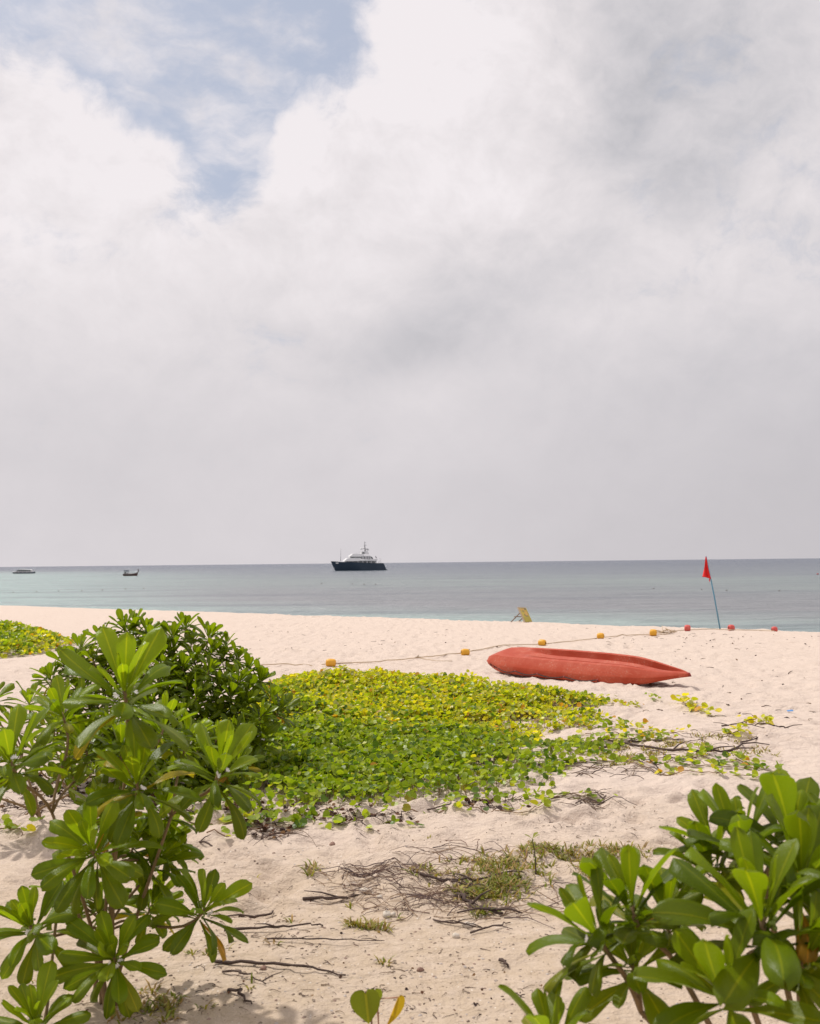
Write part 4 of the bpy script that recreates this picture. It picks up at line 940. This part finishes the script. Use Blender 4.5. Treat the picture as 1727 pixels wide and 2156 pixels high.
BM = 3.1
sec = []
for i in range(25):
    t = i / 24; xt = 318 + (1225 - 318) * t; xw = 400 + (1288 - 400) * t
    deck = Z(620 + 12 * ss(t, 0.0, .25) + 14 * ss(t, 0.3, .9), xt); bh = BM * min(1, (t / .42 + .01)) ** .55 if t < .42 else BM * (1 - .12 * ss(t, .8, 1)); bw_ = BM * .92 * min(1, (t / .5) + .004) ** .85 * (1 - .1 * ss(t, .8, 1))
    ring = []
    for f in (0, .3, .6, .85, 1): ring.append((X(xw + (xt - xw) * f ** .9), -(bw_ + (bh - bw_) * f), -0.3 + (deck + .3) * f))
    sec.append(ring + [(x, -y, z) for x, y, z in ring[::-1]])
hull_loft(MB(), sec).build('hull', NAVY, yc, sharp=40)
def pr(name, prof, hw, mat, inset=0.0, parent=yc): return MB().prism([(X(x), Z(z, x)) for x, z in prof], -hw, hw, inset=inset).build(name, mat, parent, smooth=False)
md_ = pr('main_deck_house', [(572, 648), (578, 618), (1105, 605), (1105, 662)], 2.25, BW)
pr('foredeck_house', [(535, 618), (590, 570), (640, 562), (830, 563), (800, 605), (790, 614)], 2.75, BW, .15)
pr('upper_deck_slab', [(790, 612), (800, 590), (1112, 578), (1118, 600), (1000, 607)], 2.85, BW)
ud = pr('bridge_house', [(640, 566), (645, 534), (1010, 530), (1045, 578), (1000, 582)], 2.3, BW)
pr('bridge_roof', [(632, 536), (690, 491), (880, 489), (890, 505), (860, 530), (830, 538)], 2.45, BW, .2)
pr('aft_awning', [(880, 520), (990, 520), (1010, 532), (880, 534)], 2.3, BW)
fn = pr('funnel', [(842, 492), (850, 445), (960, 440), (985, 495)], 1.1, BW, .2); pr('funnel_window', [(855, 482), (860, 464), (905, 464), (905, 482)], 1.14, GLS)
for k in range(8): x0 = 645 + k * 23; MB().box((X(x0), -2.34, Z(561, x0)), (X(x0 + 16), 2.34, Z(541, x0))).build('window', GLS, ud, smooth=False)
for k in range(7): x0 = 835 + k * 24; MB().box((X(x0), -2.34, Z(574, x0)), (X(x0 + 13), 2.34, Z(538, x0))).build('window', BGR if k % 2 else GLS, ud, smooth=False)
pr('aft_window', [(1000, 540), (1022, 538), (1048, 572), (1020, 574)], 2.33, GLS)
for k in range(9): x0 = 572 + k * 22; MB().box((X(x0), -2.29, Z(642, x0)), (X(x0 + 15), 2.29, Z(619, x0))).build('window', GLS, md_, smooth=False)
for k in range(13): x0 = 775 + k * 25; MB().box((X(x0), -2.29, Z(652, x0)), (X(x0 + (19 if k % 3 else 12)), 2.29, Z(614, x0))).build('window', GLS if k % 3 else BGR, md_, smooth=False)
MB().tube([(X(490), 0, Z(615, 490)), (X(493), 0, Z(395, 493))], [.14, .08], 6).build('fore_mast', MAST, yc)
mm = MB().tube([(X(920), 0, Z(445, 920)), (X(912), 0, Z(345, 912)), (X(908), 0, Z(262, 908))], [.42, .26, .08], 6).build('main_mast', MAST, yc)
for x, z, L in ((890, 405, 70), (905, 342, 34), (910, 300, 22)): MB().box((X(x), -1.2, Z(z, x)), (X(x + L), 1.2, Z(z - 8, x))).build('spreader', MAST, mm, smooth=False)
for x, z, y, rr_ in ((848, 402, -.8, .52), (966, 412, -.8, .52), (893, 392, 0, .46), (966, 412, .8, .52)):
    R_ = rr_; MB().lathe([(R_ * .5, -R_ * .9), (R_ * .95, -R_ * .4), (R_, 0), (R_ * .8, R_ * .6), (R_ * .35, R_ * .95), (.02, R_)], 10, origin=(X(x), y, Z(z, x))).build('radar_dome', BW, yc)
MB().tube([(X(760), 0, Z(490)), (X(760), 0, Z(462)), (X(850), 0, Z(460))], .05, 4).build('antenna', MAST, yc)
for x, z in ((1140, 600), (1165, 555), (1185, 565)): MB().tube([(X(x), -1.5, Z(655, x)), (X(x), -1.5, Z(z, x))], .07, 4).build('stern_post', MAST, yc)
MB().tube([(X(1112), 0, Z(590)), (X(1098), 0, Z(520))], .06, 4).build('flag_staff', MAST, yc)
MB().prism([(X(1099), Z(528)), (X(1108), Z(530)), (X(1130), Z(575)), (X(1108), Z(562))], -.03, .03).build('ensign', RFL, yc, smooth=False)
for s in (-1, 1): MB().box((X(395), s * 1.62 - .35, Z(660, 410)), (X(440), s * 1.62 + .35, Z(642, 410))).build('bow_nameplate', BW, yc, smooth=False)
MB().tube([(X(372), -.8, Z(725, 372)), (X(362), -1.0, Z(795, 362))], .06, 4).build('anchor_chain', MAST, yc)
MB().box((X(1200), -2.4, Z(772, 1240)), (X(1292), 2.4, Z(757, 1240))).build('swim_platform', NAVY, yc, smooth=False)

# wooden long-tail boat
lp = sea_pt(1408 / 2.698 / 1.9, (2220 + 226 / 2.698) / 1.9); lk = lp.y / 4200 / 2.698
lt = thing('longtail_boat', 'small dark wooden long-tail boat with raised prow on the shallows', 'boat', lp, math.radians(-10))
x2 = lambda x: (x - 1408) * lk; z2 = lambda z: (226 - z) * lk
WB = plain('dark_boat_wood', (0.10, 0.05, 0.045), 0.6, 0.2, 1); PW = plain('pale_boat_rim', (0.55, 0.53, 0.52), 0.6, 0.1, 1)
sec = []
for i in range(15):
    t = i / 14; x = x2(1330 + 160 * t); hh = z2(202 - 14 * ss(t, .6, 1) + 2 * math.sin(t * 3.1)); bw_ = .85 * (1 - ss(t, .55, 1) * .92) * (.7 + .3 * ss(t, 0, .2))
    ring = [(x, -bw_ * .55, -.15), (x + .0, -bw_ * .9, hh * .4), (x + .05 * t, -bw_, hh)]; sec.append(ring + [(a, -c, d) for a, c, d in ring[::-1]])
hull_loft(MB(), sec).build('hull', WB, lt, sharp=40)
MB().tube([(x2(1340), -.84, z2(203)), (x2(1420), -.88, z2(205)), (x2(1470), -.4, z2(196)), (x2(1488), -.08, z2(188))], .07, 5).build('rim', PW, lt)
MB().prism([(x2(1462), z2(198)), (x2(1466), z2(190)), (x2(1492), z2(185)), (x2(1492), z2(196))], -.3, .3).build('bow_deck', PW, lt, smooth=False)
MB().tube([(x2(1490), 0, z2(200)), (x2(1496), 0, z2(180)), (x2(1498), 0, z2(155))], [.14, .15, .16], 6).build('prow_post', WB, lt)
for x, s in ((1348, -1), (1375, -1), (1348, 1), (1375, 1)): MB().tube([(x2(x), s * .5, z2(205)), (x2(x), s * .5, z2(175))], .05, 4).build('canopy_post', MAST, lt)
MB().prism([(x2(1340), z2(177)), (x2(1345), z2(167)), (x2(1378), z2(166)), (x2(1384), z2(178))], -.7, .7).build('canopy', NAVY, lt, smooth=False)
MB().lathe([(.2, -.3), (.34, -.2), (.36, .2), (.15, .35)], 8, 'X', (x2(1345), 0, z2(196))).build('engine', plain('black_engine', (.03, .03, .035), .5), lt)
MB().tube([(x2(1340), 0, z2(198)), (x2(1272), 0, z2(226))], .05, 5).build('propeller_shaft', MAST, lt)
for x in (1395, 1425, 1447): MB().box((x2(x), -.75, z2(203)), (x2(x + 8), .75, z2(197))).build('thwart', PW, lt, smooth=False)
MB().prism([(x2(1362), z2(205)), (x2(1366), z2(192)), (x2(1388), z2(190)), (x2(1396), z2(206))], -.4, .4).build('cargo', BGR, lt, smooth=False)

# passenger speedboat
fp = sea_pt(250 / 2.698 / 1.9, (2220 + 201 / 2.698) / 1.9); fk = fp.y / 4200 / 2.698
fb_ = thing('passenger_speedboat', 'long grey and white passenger speedboat at the far left near the horizon', 'boat', fp, math.radians(4))
x3 = lambda x: (x - 250) * fk; z3 = lambda z: (201 - z) * fk
HB = plain('blue_grey_hull', (0.16, 0.18, 0.23), 0.4, .1, .5)
sec = []
for i in range(15):
    t = i / 14; x = x3(132 + 236 * t); hh = z3(181 + 1 * t); bw_ = 1.5 * min(1, t / .35 + .02) ** .6
    xs_ = x + (1 - t) * .9
    ring = [(xs_, -bw_ * .6, -.15), ((x + xs_) / 2, -bw_ * .95, hh * .6), (x, -bw_, hh)]; sec.append(ring + [(a, -c, d) for a, c, d in ring[::-1]])
hull_loft(MB(), sec).build('hull', HB, fb_, sharp=40)
def p3(name, prof, hw, mat): return MB().prism([(x3(x), z3(z)) for x, z in prof], -hw, hw, inset=.1).build(name, mat, fb_, smooth=False)
p3('deck_rim', [(138, 184), (142, 179), (366, 180), (366, 185)], 1.55, BW)
cb = p3('cabin', [(162, 181), (190, 168), (215, 155), (240, 152), (330, 158), (345, 170), (345, 181)], 1.25, BGR); p3('roof', [(205, 160), (218, 153), (245, 151), (332, 158), (342, 166), (300, 163), (240, 160)], 1.35, BW)
for k in range(7): x0 = 192 + k * 21; MB().box((x3(x0), -1.3, z3(178)), (x3(x0 + 13), 1.3, z3(165))).build('window', GLS, cb, smooth=False)
for k in range(9): x0 = 165 + k * 21; MB().box((x3(x0), -1.58, z3(193)), (x3(x0 + 9), 1.58, z3(186))).build('fender', GLS if k % 2 else BGR, fb_, smooth=False)
for s in (-.7, 0, .7): MB().box((x3(364), s - .2, z3(198)), (x3(373), s + .2, z3(180))).build('outboard_motor', GLS, fb_, smooth=False)

# swim line far out
SWD = plain('dark_float', (0.16, 0.12, 0.11), 0.6); SWR = plain('red_buoy', (0.35, 0.03, 0.04), 0.5)
sw = [(143, 404, 0), (395, 399, 0), (633, 392, 0), (883, 390, 0), (1105, 381, 0), (1355, 369, 0), (1550, 362, 0)]
ords = ['first', 'second', 'third', 'fourth', 'fifth', 'sixth', 'seventh', 'eighth', 'ninth', 'tenth', 'eleventh', 'twelfth', 'thirteenth', 'fourteenth', 'fifteenth']
sp_ = [((x / 2.698) / 1.9, (2220 + y / 2.698) / 1.9) for x, y, _ in sw] + [((1250 + x / 4.3175) / 1.9, (2100 + y / 4.3175) / 1.9) for x, y in ((160, 1016), (690, 1022), (890, 1027), (1095, 1030))] + [((2600 + x / 2.536) / 1.9, (2150 + y / 2.536) / 1.9) for x, y in ((40, 520), (525, 529), (780, 538), (1315, 543))]
for i, (u, v) in enumerate(sp_):
    q = sea_pt(u, v); s = q.y / 230
    mbx = MB().lathe([(.03, -.16 * s), (.10 * s, -.13 * s), (.12 * s, 0), (.10 * s, .13 * s), (.03, .16 * s)], 8, 'X')
    b_o = mbx.build('swim_line_float', SWD, loc=q + Vector((0, 0, .03))); tag(b_o, 'small dark float, %s from the left in the swim line on the water' % ords[i], 'float', 'floats of the swim line')
q = sea_pt((2600 + 1705 / 2.536) / 1.9, (2150 + 376 / 2.536) / 1.9); s = q.y / 4200 / 2.536
tag(MB().lathe([(4 * s, -6 * s), (10 * s, -2 * s), (11 * s, 3 * s), (7 * s, 9 * s), (1.5 * s, 11 * s)], 10).build('marker_buoy', SWR, loc=q + Vector((0, 0, 2 * s))), 'small red marker buoy on the water at the right edge', 'buoy')

q = on(1664, 1498, 0.012)
mb = MB(); mb.add([(-.03, -.012, 0), (.03, -.02, .004), (.03, .015, .012), (-.028, .02, .006), (-.03, -.012, .004), (.03, -.02, .008), (.03, .015, .016), (-.028, .02, .010)], [(3, 2, 1, 0), (4, 5, 6, 7), (0, 1, 5, 4), (1, 2, 6, 5), (2, 3, 7, 6), (3, 0, 4, 7)])
tag(mb.build('plastic_scrap', plain('blue_plastic', (0.05, 0.22, 0.55), 0.4), loc=q, smooth=False), 'tiny blue plastic scrap on the open sand at the right', 'litter')
